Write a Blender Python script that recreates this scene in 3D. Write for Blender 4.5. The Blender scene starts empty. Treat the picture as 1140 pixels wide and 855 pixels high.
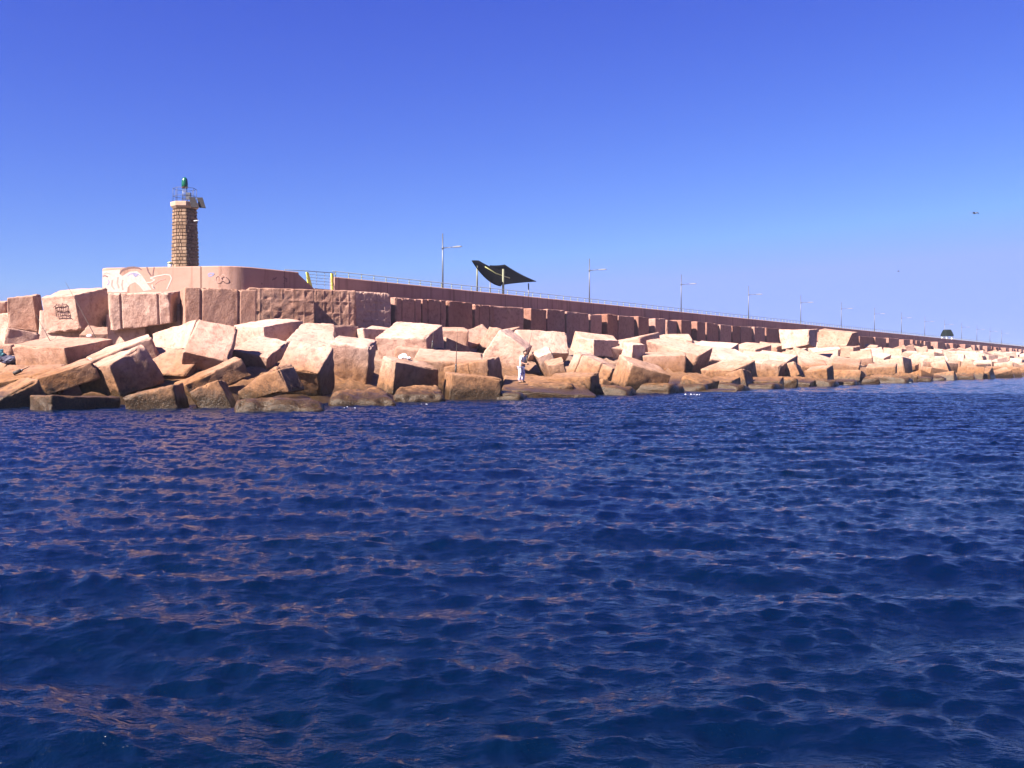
import bpy, math, random, json
import numpy as np
from mathutils import Vector, Matrix
scene = bpy.context.scene
COL = scene.collection
rad = math.radians

# ------------------------------------------------------------------ helpers
def link(o, parent=None):
    COL.objects.link(o)
    if parent is not None:
        o.parent = parent
    return o

def tag(o, label=None, cat=None, group=None, kind=None):
    if label: o['label'] = label
    if cat: o['category'] = cat
    if group: o['group'] = group
    if kind: o['kind'] = kind
    return o

def empty(name, loc, label, cat, group=None, rz=0.0):
    o = bpy.data.objects.new(name, None)
    o.empty_display_size = 0.3
    o.location = loc
    o.rotation_euler = (0, 0, rz)
    link(o)
    return tag(o, label, cat, group)

def copy_tree(o, parent=None):
    c = o.copy()
    link(c)
    c.parent = parent
    for ch in [x for x in scene.objects if x.parent is o]:
        copy_tree(ch, c)
    return c

class MB:
    """collects faces and becomes one mesh object"""
    def __init__(s):
        s.v = []; s.f = []; s.mi = []; s.smooth = []
    def add(s, verts, faces, mi=0, smooth=False):
        n = len(s.v)
        s.v += [tuple(p) for p in verts]
        s.f += [tuple(i + n for i in f) for f in faces]
        s.mi += [mi] * len(faces)
        s.smooth += [smooth] * len(faces)
    def box(s, c, d, R=None, mi=0):
        c = Vector(c)
        V = []
        for x in (-.5, .5):
            for y in (-.5, .5):
                for z in (-.5, .5):
                    p = Vector((x * d[0], y * d[1], z * d[2]))
                    if R is not None: p = R @ p
                    V.append(c + p)
        s.add(V, [(0, 1, 3, 2), (4, 6, 7, 5), (0, 4, 5, 1), (2, 3, 7, 6), (0, 2, 6, 4), (1, 5, 7, 3)], mi)
    def tube(s, pts, radii, n=8, mi=0, caps=True):
        pts = [Vector(p) for p in pts]
        if not isinstance(radii, (list, tuple)): radii = [radii] * len(pts)
        V = []; F = []
        for i, p in enumerate(pts):
            a = pts[max(0, i - 1)]; b = pts[min(len(pts) - 1, i + 1)]
            t = (b - a).normalized()
            up = Vector((0, 0, 1)) if abs(t.z) < .9 else Vector((0, 1, 0))
            x = t.cross(up).normalized(); y = t.cross(x)
            for k in range(n):
                an = 2 * math.pi * k / n
                V.append(p + (x * math.cos(an) + y * math.sin(an)) * radii[i])
        for i in range(len(pts) - 1):
            for k in range(n):
                k2 = (k + 1) % n
                F.append((i * n + k, i * n + k2, (i + 1) * n + k2, (i + 1) * n + k))
        if caps:
            F.append(tuple(range(n - 1, -1, -1)))
            F.append(tuple((len(pts) - 1) * n + k for k in range(n)))
        s.add(V, F, mi, smooth=n > 5)
    def prism(s, poly, vec, mi=0):
        """planar polygon (3D points) extruded by vec"""
        n = len(poly); vec = Vector(vec)
        V = [Vector(p) for p in poly] + [Vector(p) + vec for p in poly]
        F = [tuple(range(n)), tuple(range(2 * n - 1, n - 1, -1))]
        F += [(k, k + n, (k + 1) % n + n, (k + 1) % n) for k in range(n)]
        s.add(V, F, mi)
    def lathe(s, c, prof, n=16, mi=0):
        c = Vector(c); V = []; F = []
        for r, z in prof:
            for k in range(n):
                a = 2 * math.pi * k / n
                V.append(c + Vector((r * math.cos(a), r * math.sin(a), z)))
        for i in range(len(prof) - 1):
            for k in range(n):
                F.append((i * n + k, i * n + (k + 1) % n, (i + 1) * n + (k + 1) % n, (i + 1) * n + k))
        F.append(tuple(range(n - 1, -1, -1)))
        F.append(tuple((len(prof) - 1) * n + k for k in range(n)))
        s.add(V, F, mi, smooth=True)
    def build(s, name, mats, parent=None, loc=None):
        if not isinstance(mats, (list, tuple)): mats = [mats]
        off = Vector(loc) if loc is not None else Vector((0, 0, 0))
        me = bpy.data.meshes.new(name)
        me.from_pydata([Vector(p) - off for p in s.v], [], s.f)
        for m in mats: me.materials.append(m)
        for i, p in enumerate(me.polygons):
            p.material_index = s.mi[i]; p.use_smooth = s.smooth[i]
        bmfix(me)
        o = bpy.data.objects.new(name, me)
        o.location = off
        return link(o, parent)

def bmfix(me):
    import bmesh
    bm = bmesh.new(); bm.from_mesh(me)
    bmesh.ops.recalc_face_normals(bm, faces=bm.faces[:])
    bm.to_mesh(me); bm.free(); me.update()

def vnoise(P, seed=0):
    """value noise in 3D, vectorised, -1..1"""
    P = np.asarray(P, float)
    i = np.floor(P).astype(np.int64); f = P - i
    f = f * f * (3 - 2 * f)
    def h(a, b, c):
        n = (a * 374761393 + b * 668265263 + c * 2147483647 + seed * 1274126177) & 0xffffffff
        n = ((n ^ (n >> 13)) * 1274126177) & 0xffffffff
        n = n ^ (n >> 16)
        return (n & 0xffff) / 32767.5 - 1
    out = 0
    for dx in (0, 1):
        for dy in (0, 1):
            for dz in (0, 1):
                w = (f[..., 0] if dx else 1 - f[..., 0]) * (f[..., 1] if dy else 1 - f[..., 1]) * (f[..., 2] if dz else 1 - f[..., 2])
                out = out + w * h(i[..., 0] + dx, i[..., 1] + dy, i[..., 2] + dz)
    return out
def fbm(P, seed=0, oct=3):
    P = np.asarray(P, float); s = 0; a = 1
    for k in range(oct):
        s = s + a * vnoise(P * 2 ** k + k * 17.3, seed + k); a *= .5
    return s

# ------------------------------------------------------------------ the survey (lens, horizon and the line of the breakwater)
F_PX, HOR, EYE = 1108.0, 407.0, 1.7
PITCH = math.atan((427.5 - HOR) / F_PX)
CP, SP = math.cos(PITCH), math.sin(PITCH)
def ray(x, y):
    u = (x - 570) / F_PX; v = (427.5 - y) / F_PX
    return Vector((u, CP + v * SP, v * CP - SP))
def at(x, y, Y):
    r = ray(x, y)
    return Vector((0, 0, EYE)) + r / r.y * Y
DV = Vector((0.5756, 0.8177, 0)).normalized()      # along the breakwater
NV = Vector((DV.y, -DV.x, 0))                      # seaward normal
def sd(s, D, z=0.0):
    """point at distance s along the breakwater, D metres from the camera's parallel"""
    p = -NV * D + DV * s
    return Vector((p.x, p.y, z))
def Yat(x, D):
    u = (x - 570) / F_PX
    return D / (DV.x - DV.y * u + 0.0) if False else D / (-(NV.x * u + NV.y))
def s_of(x, D):
    Y = Yat(x, D); u = (x - 570) / F_PX
    return u * Y * DV.x + Y * DV.y
XS = [-60, 0, 200, 370, 500, 600, 700, 800, 870, 950, 1000, 1140, 1220]
YS = [459, 457.5, 456, 453.5, 447, 442, 438.5, 434.5, 431.5, 428, 425.5, 419, 414.5]
def Ysh(x): return EYE * F_PX / (float(np.interp(x, XS, YS)) - HOR)
def Yrow(x):
    if x < 113: return 62.0
    if x < 226: return 62.0 + (57.3 - 62.0) * (x - 113) / 113.0
    return 47.5 / (0.000737 * (1350 - x))

# ------------------------------------------------------------------ materials
def new_mat(name):
    m = bpy.data.materials.new(name); m.use_nodes = True
    nt = m.node_tree
    return m, nt, nt.nodes['Principled BSDF']
def N(nt, t, **kw):
    n = nt.nodes.new(t)
    for k, v in kw.items():
        if k in n.inputs.keys() if isinstance(k, str) else False: n.inputs[k].default_value = v
        else: setattr(n, k, v)
    return n
def ramp(nt, fac, stops):
    r = nt.nodes.new('ShaderNodeValToRGB')
    e = r.color_ramp.elements
    while len(e) < len(stops): e.new(0.5)
    for i, (p, c) in enumerate(stops):
        e[i].position = p; e[i].color = (*c, 1) if len(c) == 3 else c
    nt.links.new(fac, r.inputs['Fac'])
    return r
def mixc(nt, fac, a, b, mode='MIX'):
    m = nt.nodes.new('ShaderNodeMix'); m.data_type = 'RGBA'; m.blend_type = mode
    for sock, v in ((m.inputs[0], fac), (m.inputs[6], a), (m.inputs[7], b)):
        if isinstance(v, (int, float)): sock.default_value = v
        elif isinstance(v, tuple): sock.default_value = (*v, 1) if len(v) == 3 else v
        else: nt.links.new(v, sock)
    return m.outputs[2]
def mth(nt, op, a, b=None, clamp=False):
    m = nt.nodes.new('ShaderNodeMath'); m.operation = op; m.use_clamp = clamp
    for sock, v in ((m.inputs[0], a), (m.inputs[1], b)):
        if v is None: continue
        if isinstance(v, (int, float)): sock.default_value = v
        else: nt.links.new(v, sock)
    return m.outputs[0]
def noise(nt, vec, scale, detail=5.0, rough=.6, dist=0.0):
    n = nt.nodes.new('ShaderNodeTexNoise')
    n.inputs['Scale'].default_value = scale; n.inputs['Detail'].default_value = detail
    n.inputs['Roughness'].default_value = rough; n.inputs['Distortion'].default_value = dist
    if vec is not None: nt.links.new(vec, n.inputs['Vector'])
    return n.outputs['Fac']

def stone_mat(name, pale, mid, dark, tide=True, rough=.9, bump=.8, pit=1.0):
    pale, mid, dark = [tuple(c * .69 for c in q) for q in (pale, mid, dark)]
    m, nt, bs = new_mat(name)
    L = nt.links
    geo = nt.nodes.new('ShaderNodeNewGeometry'); oi = nt.nodes.new('ShaderNodeObjectInfo')
    pos = geo.outputs['Position']
    n1 = noise(nt, pos, .55, 4, .6); n2 = noise(nt, pos, 3.2, 7, .68); n3 = noise(nt, pos, 14, 4, .7)
    c = ramp(nt, n1, [(.33, mid), (.66, pale)]).outputs[0]
    d = ramp(nt, n2, [(.36, (1, 1, 1)), (.5, (0, 0, 0))]).outputs[0]
    c = mixc(nt, mth(nt, 'MULTIPLY', d, .55), c, dark)
    # small pits
    vo = nt.nodes.new('ShaderNodeTexVoronoi'); vo.inputs['Scale'].default_value = 5.5; vo.inputs['Randomness'].default_value = 1
    L.new(pos, vo.inputs['Vector'])
    pt = ramp(nt, vo.outputs['Distance'], [(.05, (1, 1, 1)), (.16, (0, 0, 0))]).outputs[0]
    pm = mth(nt, 'MULTIPLY', pt, mth(nt, 'GREATER_THAN', n3, .52))
    c = mixc(nt, mth(nt, 'MULTIPLY', pm, .55 * pit), c, dark)
    # rusty water streaks
    mp = nt.nodes.new('ShaderNodeMapping'); mp.inputs['Scale'].default_value = (2.6, 2.6, .35); L.new(pos, mp.inputs['Vector'])
    st = ramp(nt, noise(nt, mp.outputs[0], 1.0, 4, .6), [(.55, (0, 0, 0)), (.72, (1, 1, 1))]).outputs[0]
    c = mixc(nt, mth(nt, 'MULTIPLY', st, .35), c, (.15, .07, .036))
    # every block a little different
    br = mth(nt, 'ADD', mth(nt, 'MULTIPLY', oi.outputs['Random'], .42), .80)
    hs = nt.nodes.new('ShaderNodeHueSaturation'); L.new(c, hs.inputs['Color']); L.new(br, hs.inputs['Value'])
    L.new(mth(nt, 'ADD', mth(nt, 'MULTIPLY', oi.outputs['Random'], -.25), 1.12), hs.inputs['Saturation'])
    c = hs.outputs[0]
    rgh = rough
    if tide:
        sx = nt.nodes.new('ShaderNodeSeparateXYZ'); L.new(pos, sx.inputs[0])
        z = mth(nt, 'ADD', sx.outputs['Z'], mth(nt, 'MULTIPLY', mth(nt, 'SUBTRACT', n1, .5), 1.6))
        z2 = mth(nt, 'ADD', sx.outputs['Z'], mth(nt, 'MULTIPLY', mth(nt, 'SUBTRACT', n2, .5), .9))
        a = nt.nodes.new('ShaderNodeMapRange'); a.interpolation_type = 'SMOOTHSTEP'
        L.new(z, a.inputs[0]); a.inputs[1].default_value = 2.8; a.inputs[2].default_value = .9; a.inputs[3].default_value = 0; a.inputs[4].default_value = 1
        alg = ramp(nt, n2, [(.3, (.055, .024, .009)), (.52, (.145, .062, .018)), (.7, (.20, .098, .036))]).outputs[0]
        c = mixc(nt, mth(nt, 'MULTIPLY', a.outputs[0], .86), c, alg)
        w = nt.nodes.new('ShaderNodeMapRange'); w.interpolation_type = 'SMOOTHSTEP'
        L.new(z2, w.inputs[0]); w.inputs[1].default_value = .95; w.inputs[2].default_value = .3; w.inputs[3].default_value = 0; w.inputs[4].default_value = 1
        wd = ramp(nt, n3, [(.35, (.014, .009, .005)), (.65, (.055, .030, .012))]).outputs[0]
        c = mixc(nt, w.outputs[0], c, wd)
        rr = nt.nodes.new('ShaderNodeMapRange'); L.new(w.outputs[0], rr.inputs[0]); rr.inputs[3].default_value = rough; rr.inputs[4].default_value = .35
        L.new(rr.outputs[0], bs.inputs['Roughness'])
    else:
        bs.inputs['Roughness'].default_value = rough
    L.new(c, bs.inputs['Base Color'])
    bs.inputs['Specular IOR Level'].default_value = .25
    b1 = nt.nodes.new('ShaderNodeBump'); b1.inputs['Strength'].default_value = bump; b1.inputs['Distance'].default_value = .09
    hgt = mth(nt, 'SUBTRACT', mth(nt, 'ADD', n2, mth(nt, 'MULTIPLY', n3, .5)), mth(nt, 'MULTIPLY', pm, .8 * pit))
    L.new(hgt, b1.inputs['Height']); L.new(b1.outputs[0], bs.inputs['Normal'])
    return m

def plain(name, col, rough=.6, metal=0.0, var=.25, scale=6.0, bump=0.0):
    m, nt, bs = new_mat(name)
    geo = nt.nodes.new('ShaderNodeNewGeometry')
    n = noise(nt, geo.outputs['Position'], scale, 5, .6)
    lo = tuple(c * (1 - var) for c in col); hi = tuple(min(1, c * (1 + var)) for c in col)
    nt.links.new(ramp(nt, n, [(.3, lo), (.7, hi)]).outputs[0], bs.inputs['Base Color'])
    bs.inputs['Roughness'].default_value = rough; bs.inputs['Metallic'].default_value = metal
    if bump:
        b = nt.nodes.new('ShaderNodeBump'); b.inputs['Strength'].default_value = bump; b.inputs['Distance'].default_value = .03
        nt.links.new(n, b.inputs['Height']); nt.links.new(b.outputs[0], bs.inputs['Normal'])
    return m

M = {}
M['block'] = stone_mat('weathered_block_concrete', (.53, .338, .265), (.44, .246, .182), (.22, .10, .07))
M['cream_block'] = stone_mat('creamy_block_concrete', (.545, .36, .282), (.455, .262, .19), (.23, .11, .07))
M['wall_shaded'] = stone_mat('shaded_wall_block_concrete', (.37, .195, .148), (.30, .148, .115), (.17, .075, .058), tide=False, bump=.7)  # shade put into the colour: concrete darkened for the row's unlit fronts
M['wall_lit'] = stone_mat('lit_wall_block_concrete', (.52, .325, .255), (.43, .25, .19), (.25, .125, .09), tide=False, bump=.7)  # same concrete lightened: grazing sunlight painted into the left row blocks
M['rubble'] = stone_mat('rubble_core', (.40, .26, .19), (.28, .165, .11), (.10, .05, .03), bump=1.0)
M['parapet'] = plain('salmon_parapet_concrete', (.40, .205, .155), .85, 0, .14, 1.2, .15)
def parapet_mat():
    m, nt, bs = new_mat('salmon_parapet_concrete'); L = nt.links
    geo = nt.nodes.new('ShaderNodeNewGeometry'); pos = geo.outputs['Position']
    n1 = noise(nt, pos, .35, 5, .65); n2 = noise(nt, pos, 6, 5, .6)
    c = ramp(nt, n1, [(.3, (.255, .142, .11)), (.7, (.325, .196, .155))]).outputs[0]
    mp = nt.nodes.new('ShaderNodeMapping'); mp.inputs['Scale'].default_value = (1.6, 1.6, .12); L.new(pos, mp.inputs['Vector'])
    st = ramp(nt, noise(nt, mp.outputs[0], 1.0, 5, .65), [(.52, (0, 0, 0)), (.7, (1, 1, 1))]).outputs[0]
    c = mixc(nt, mth(nt, 'MULTIPLY', st, .75), c, (.14, .075, .055))
    d = nt.nodes.new('ShaderNodeVectorMath'); d.operation = 'DOT_PRODUCT'; L.new(pos, d.inputs[0]); d.inputs[1].default_value = DV
    j = mth(nt, 'LESS_THAN', mth(nt, 'FRACT', mth(nt, 'DIVIDE', d.outputs['Value'], 5.0)), .011)
    c = mixc(nt, mth(nt, 'MULTIPLY', j, .75), c, (.07, .04, .03))
    L.new(c, bs.inputs['Base Color']); bs.inputs['Roughness'].default_value = .88; bs.inputs['Specular IOR Level'].default_value = .2
    b = nt.nodes.new('ShaderNodeBump'); b.inputs['Strength'].default_value = .35; b.inputs['Distance'].default_value = .03
    L.new(n2, b.inputs['Height']); L.new(b.outputs[0], bs.inputs['Normal'])
    return m
M['parapet'] = parapet_mat()
M['deck'] = plain('promenade_paving', (.25, .20, .165), .9, 0, .12, 2.0)
M['steel'] = plain('galvanised_steel', (.085, .09, .11), .45, .6, .1)
M['railsteel'] = plain('painted_rail_steel', (.17, .19, .22), .5, .3, .1)
M['lamphead'] = plain('lamp_head_grey', (.13, .13, .15), .5, 0, .1)
M['yellow'] = plain('yellow_paint', (.62, .64, .07), .5, 0, .08)
M['post'] = plain('olive_grey_post', (.13, .135, .085), .7, 0, .1)
M['white'] = plain('white_paint', (.78, .77, .74), .5, 0, .06)
M['cream'] = plain('cream_painted_post', (.30, .31, .13), .5, 0, .08)
M['shade'] = plain('dark_shade_cloth', (.0022, .0022, .0026), .85, 0, .3, 3.0)
M['greencloth'] = plain('dark_green_roof', (.002, .005, .004), .8, 0, .3, 3.0)
M['green'] = plain('green_lantern_glass', (.004, .075, .042), .25, 0, .15)
M['red'] = plain('faded_red_paint', (.42, .10, .07), .6, 0, .15)
M['panel'] = plain('solar_panel_back', (.016, .014, .017), .8, 0, .3, 8)
M['panel'].node_tree.nodes['Principled BSDF'].inputs['Specular IOR Level'].default_value = .1
M['darkrail'] = plain('dark_rail_steel', (.04, .043, .065), .6, 0, .1)
M['cap'] = plain('pale_cap_stone', (.31, .215, .155), .85, 0, .15, 5)
M['paintwhite'] = plain('mural_white', (.345, .262, .235), .8, 0, .14, 7)
M['paintdark'] = plain('mural_dark_brown', (.10, .05, .05), .8, 0, .3, 9)
M['paintblue'] = plain('mural_blue_grey', (.16, .15, .24), .8, 0, .2, 9)
M['paintrose'] = plain('mural_rose', (.30, .165, .14), .8, 0, .2, 9)
M['sprayblack'] = plain('spray_line', (.13, .065, .06), .8, 0, .3, 9)
M['rod'] = plain('fishing_rod_carbon', (.03, .018, .015), .9, 0, .2)
M['skin'] = plain('skin', (.42, .22, .15), .6, 0, .1)
M['shirt'] = plain('white_shirt_cloth', (.60, .57, .58), .9, 0, .08, 14)
M['vest'] = plain('teal_vest_cloth', (.03, .07, .10), .9, 0, .3, 14)
M['hair'] = plain('dark_hair', (.03, .022, .018), .7, 0, .3, 20)
M['bagteal'] = plain('teal_nylon', (.03, .13, .16), .7, 0, .3, 8)
M['bagnavy'] = plain('navy_nylon', (.02, .018, .05), .7, 0, .3, 8)
M['litter'] = plain('white_plastic', (.82, .82, .84), .5, 0, .05)
M['gullw'] = plain('gull_white', (.07, .07, .08), .8, 0, .08)
M['gullg'] = plain('gull_grey', (.04, .04, .05), .8, 0, .2)
# patterned trousers
for k_ in ('shade', 'greencloth'): M[k_].node_tree.nodes['Principled BSDF'].inputs['Specular IOR Level'].default_value = .08
def trousers_mat():
    m, nt, bs = new_mat('patterned_trouser_cloth')
    geo = nt.nodes.new('ShaderNodeNewGeometry')
    n = noise(nt, geo.outputs['Position'], 9, 3, .6)
    nt.links.new(ramp(nt, n, [(.40, (.09, .11, .32)), (.5, (.62, .60, .70)), (.66, (.72, .62, .66))]).outputs[0], bs.inputs['Base Color'])
    bs.inputs['Roughness'].default_value = .9
    return m
M['trousers'] = trousers_mat()
def tower_mat():
    m, nt, bs = new_mat('tower_masonry')
    geo = nt.nodes.new('ShaderNodeNewGeometry')
    r = geo.outputs['Random Per Island']
    c = ramp(nt, r, [(.0, (.145, .085, .05)), (.35, (.18, .108, .066)), (.7, (.22, .137, .085)), (1, (.27, .18, .12))]).outputs[0]
    n = noise(nt, geo.outputs['Position'], 11, 5, .65)
    c = mixc(nt, .5, c, ramp(nt, n, [(.3, (.35, .35, .35)), (.7, (1, 1, 1))]).outputs[0], 'MULTIPLY')
    nt.links.new(c, bs.inputs['Base Color']); bs.inputs['Roughness'].default_value = .9
    b = nt.nodes.new('ShaderNodeBump'); b.inputs['Strength'].default_value = .6; b.inputs['Distance'].default_value = .04
    nt.links.new(n, b.inputs['Height']); nt.links.new(b.outputs[0], bs.inputs['Normal'])
    return m
M['tower'] = tower_mat()
M['mortar'] = plain('tower_mortar', (.15, .095, .06), .95, 0, .2)
def water_mat():
    m, nt, bs = new_mat('sea_water')
    geo = nt.nodes.new('ShaderNodeNewGeometry'); pos = geo.outputs['Position']
    bs.inputs['Base Color'].default_value = (.0016, .0065, .030, 1)
    bs.inputs['Roughness'].default_value = .11
    bs.inputs['IOR'].default_value = 1.333; bs.inputs['Specular IOR Level'].default_value = .42
    n = noise(nt, pos, .12, 3, .5)
    nt.links.new(ramp(nt, n, [(.35, (.0003, .0040, .0135)), (.65, (.0004, .0034, .0185))]).outputs[0], bs.inputs['Base Color'])
    mp = nt.nodes.new('ShaderNodeMapping'); mp.inputs['Scale'].default_value = (1.0, 1.5, 1.0); mp.inputs['Rotation'].default_value = (0, 0, rad(12)); nt.links.new(pos, mp.inputs['Vector'])
    a = noise(nt, mp.outputs[0], 7.0, 4, .6, .2)
    b = nt.nodes.new('ShaderNodeBump'); b.inputs['Strength'].default_value = 1.0; b.inputs['Distance'].default_value = .03
    nt.links.new(a, b.inputs['Height']); nt.links.new(b.outputs[0], bs.inputs['Normal'])
    return m
M['water'] = water_mat()
M['foam'] = plain('sea_foam', (.8, .8, .82), .8, 0, .05)

# ------------------------------------------------------------------ block geometry
def cube_surface(segs):
    """grid on a cube surface; segs = list of three coordinate arrays in -1..1"""
    V = {}; P = []; F = []
    def vid(p):
        k = tuple(round(c, 5) for c in p)
        if k not in V:
            V[k] = len(P); P.append(k)
        return V[k]
    for ax in range(3):
        a, b = [i for i in range(3) if i != ax]
        for sgn in (-1.0, 1.0):
            A, B_ = segs[a], segs[b]
            for i in range(len(A) - 1):
                for j in range(len(B_) - 1):
                    q = []
                    for (ii, jj) in ((i, j), (i + 1, j), (i + 1, j + 1), (i, j + 1)):
                        p = [0, 0, 0]; p[ax] = sgn; p[a] = A[ii]; p[b] = B_[jj]
                        q.append(vid(p))
                    flip = (sgn < 0) ^ (ax == 1)
                    F.append(tuple(reversed(q)) if flip else tuple(q))
    return np.array(P, float), F
_CS = {}
def hexa(name, K, mat, seed=0, seg=20, r=.055, amp=.065, chip=.28, grooves=None, panels=None, fine=None):
    """weathered block between eight corners K (index = x + 2y + 4z)"""
    K = np.array(K, float)
    h = np.array([np.linalg.norm(K[1] - K[0]), np.linalg.norm(K[2] - K[0]), np.linalg.norm(K[4] - K[0])]) / 2
    def gl(n): return np.concatenate([[-1, -.975, -.94], np.linspace(-.88, .88, n - 3), [.94, .975, 1]])
    e = gl(seg)
    segs = [e, e, e]
    if fine: segs = [gl(fine[0]), e, gl(fine[1])]
    key = (seg, fine)
    if key not in _CS: _CS[key] = cube_surface(segs)
    P0, Fc = _CS[key]
    p = P0 * h
    rr = min(r, h.min() * .45)
    q = np.clip(p, -(h - rr), h - rr)
    d = p - q; n = d / (np.linalg.norm(d, axis=1, keepdims=True) + 1e-9)
    onedge = ((np.abs(d) > 1e-6).sum(1) >= 2)
    base = q + n * rr
    so = np.array([seed * 3.1, seed * 1.7, seed * 5.3])
    low = fbm(base * .55 + so, seed, 2)
    hi = fbm(base * 2.3 + so, seed + 9, 3)
    ch = np.clip(fbm(base * 1.9 + so, seed + 21, 3) - .25, 0, 1.0)
    disp = amp * (.8 * low + .55 * hi)
    if grooves:
        m = (P0[:, 1] < -.999) | (P0[:, 2] > .999)
        for g in grooves:
            disp -= .11 * np.clip(1.4 - np.abs(base[:, 0] - g * h[0]) / .05, 0, 1) * m
    if panels:
        m = (P0[:, 1] < -.999) & (np.abs(P0[:, 0]) < .97) & (np.abs(P0[:, 2]) < .97)
        gx = (P0[:, 0] + 1) / 2 * panels[0]; gz = (P0[:, 2] + 1) / 2 * panels[1]
        fx = np.abs(gx - np.floor(gx) - .5); fz = np.abs(gz - np.floor(gz) - .5)
        ix = np.floor(gx) * 7.7; iz = np.floor(gz) * 3.3
        bowl = vnoise(np.stack([gx * 2.6 + ix, gz * 2.6 + iz, ix * 0 + seed], -1), seed + 5)
        disp = disp + m * np.where(np.maximum(fx, fz) > .43, .012, -.008 + .03 * bowl)
    out = base + n * disp[:, None]
    out = out - np.where(onedge, ch * chip, 0)[:, None] * n
    t = (out / h + 1) / 2
    x, y, z = t[:, 0:1], t[:, 1:2], t[:, 2:3]
    W = 0
    for i in range(8):
        W = W + (x if i & 1 else 1 - x) * (y if i & 2 else 1 - y) * (z if i & 4 else 1 - z) * K[i]
    org = K.mean(0); org[2] = W[:, 2].min()
    me = bpy.data.meshes.new(name)
    me.from_pydata((W - org).tolist(), [], Fc)
    me.materials.append(mat)
    me.polygons.foreach_set('use_smooth', [True] * len(me.polygons))
    me.update()
    o = bpy.data.objects.new(name, me)
    o.location = org
    return link(o)
def boxK(c, d, R):
    c = np.array(c, float); R = np.array(R, float)
    return [c + R @ (np.array([a, b, e]) * np.array(d) / 2) for e in (-1, 1) for b in (-1, 1) for a in (-1, 1)]
def rotm(yaw, pt=0.0, rl=0.0):
    return np.array(Matrix.Rotation(yaw, 3, 'Z') @ Matrix.Rotation(pt, 3, 'X') @ Matrix.Rotation(rl, 3, 'Y'))

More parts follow.
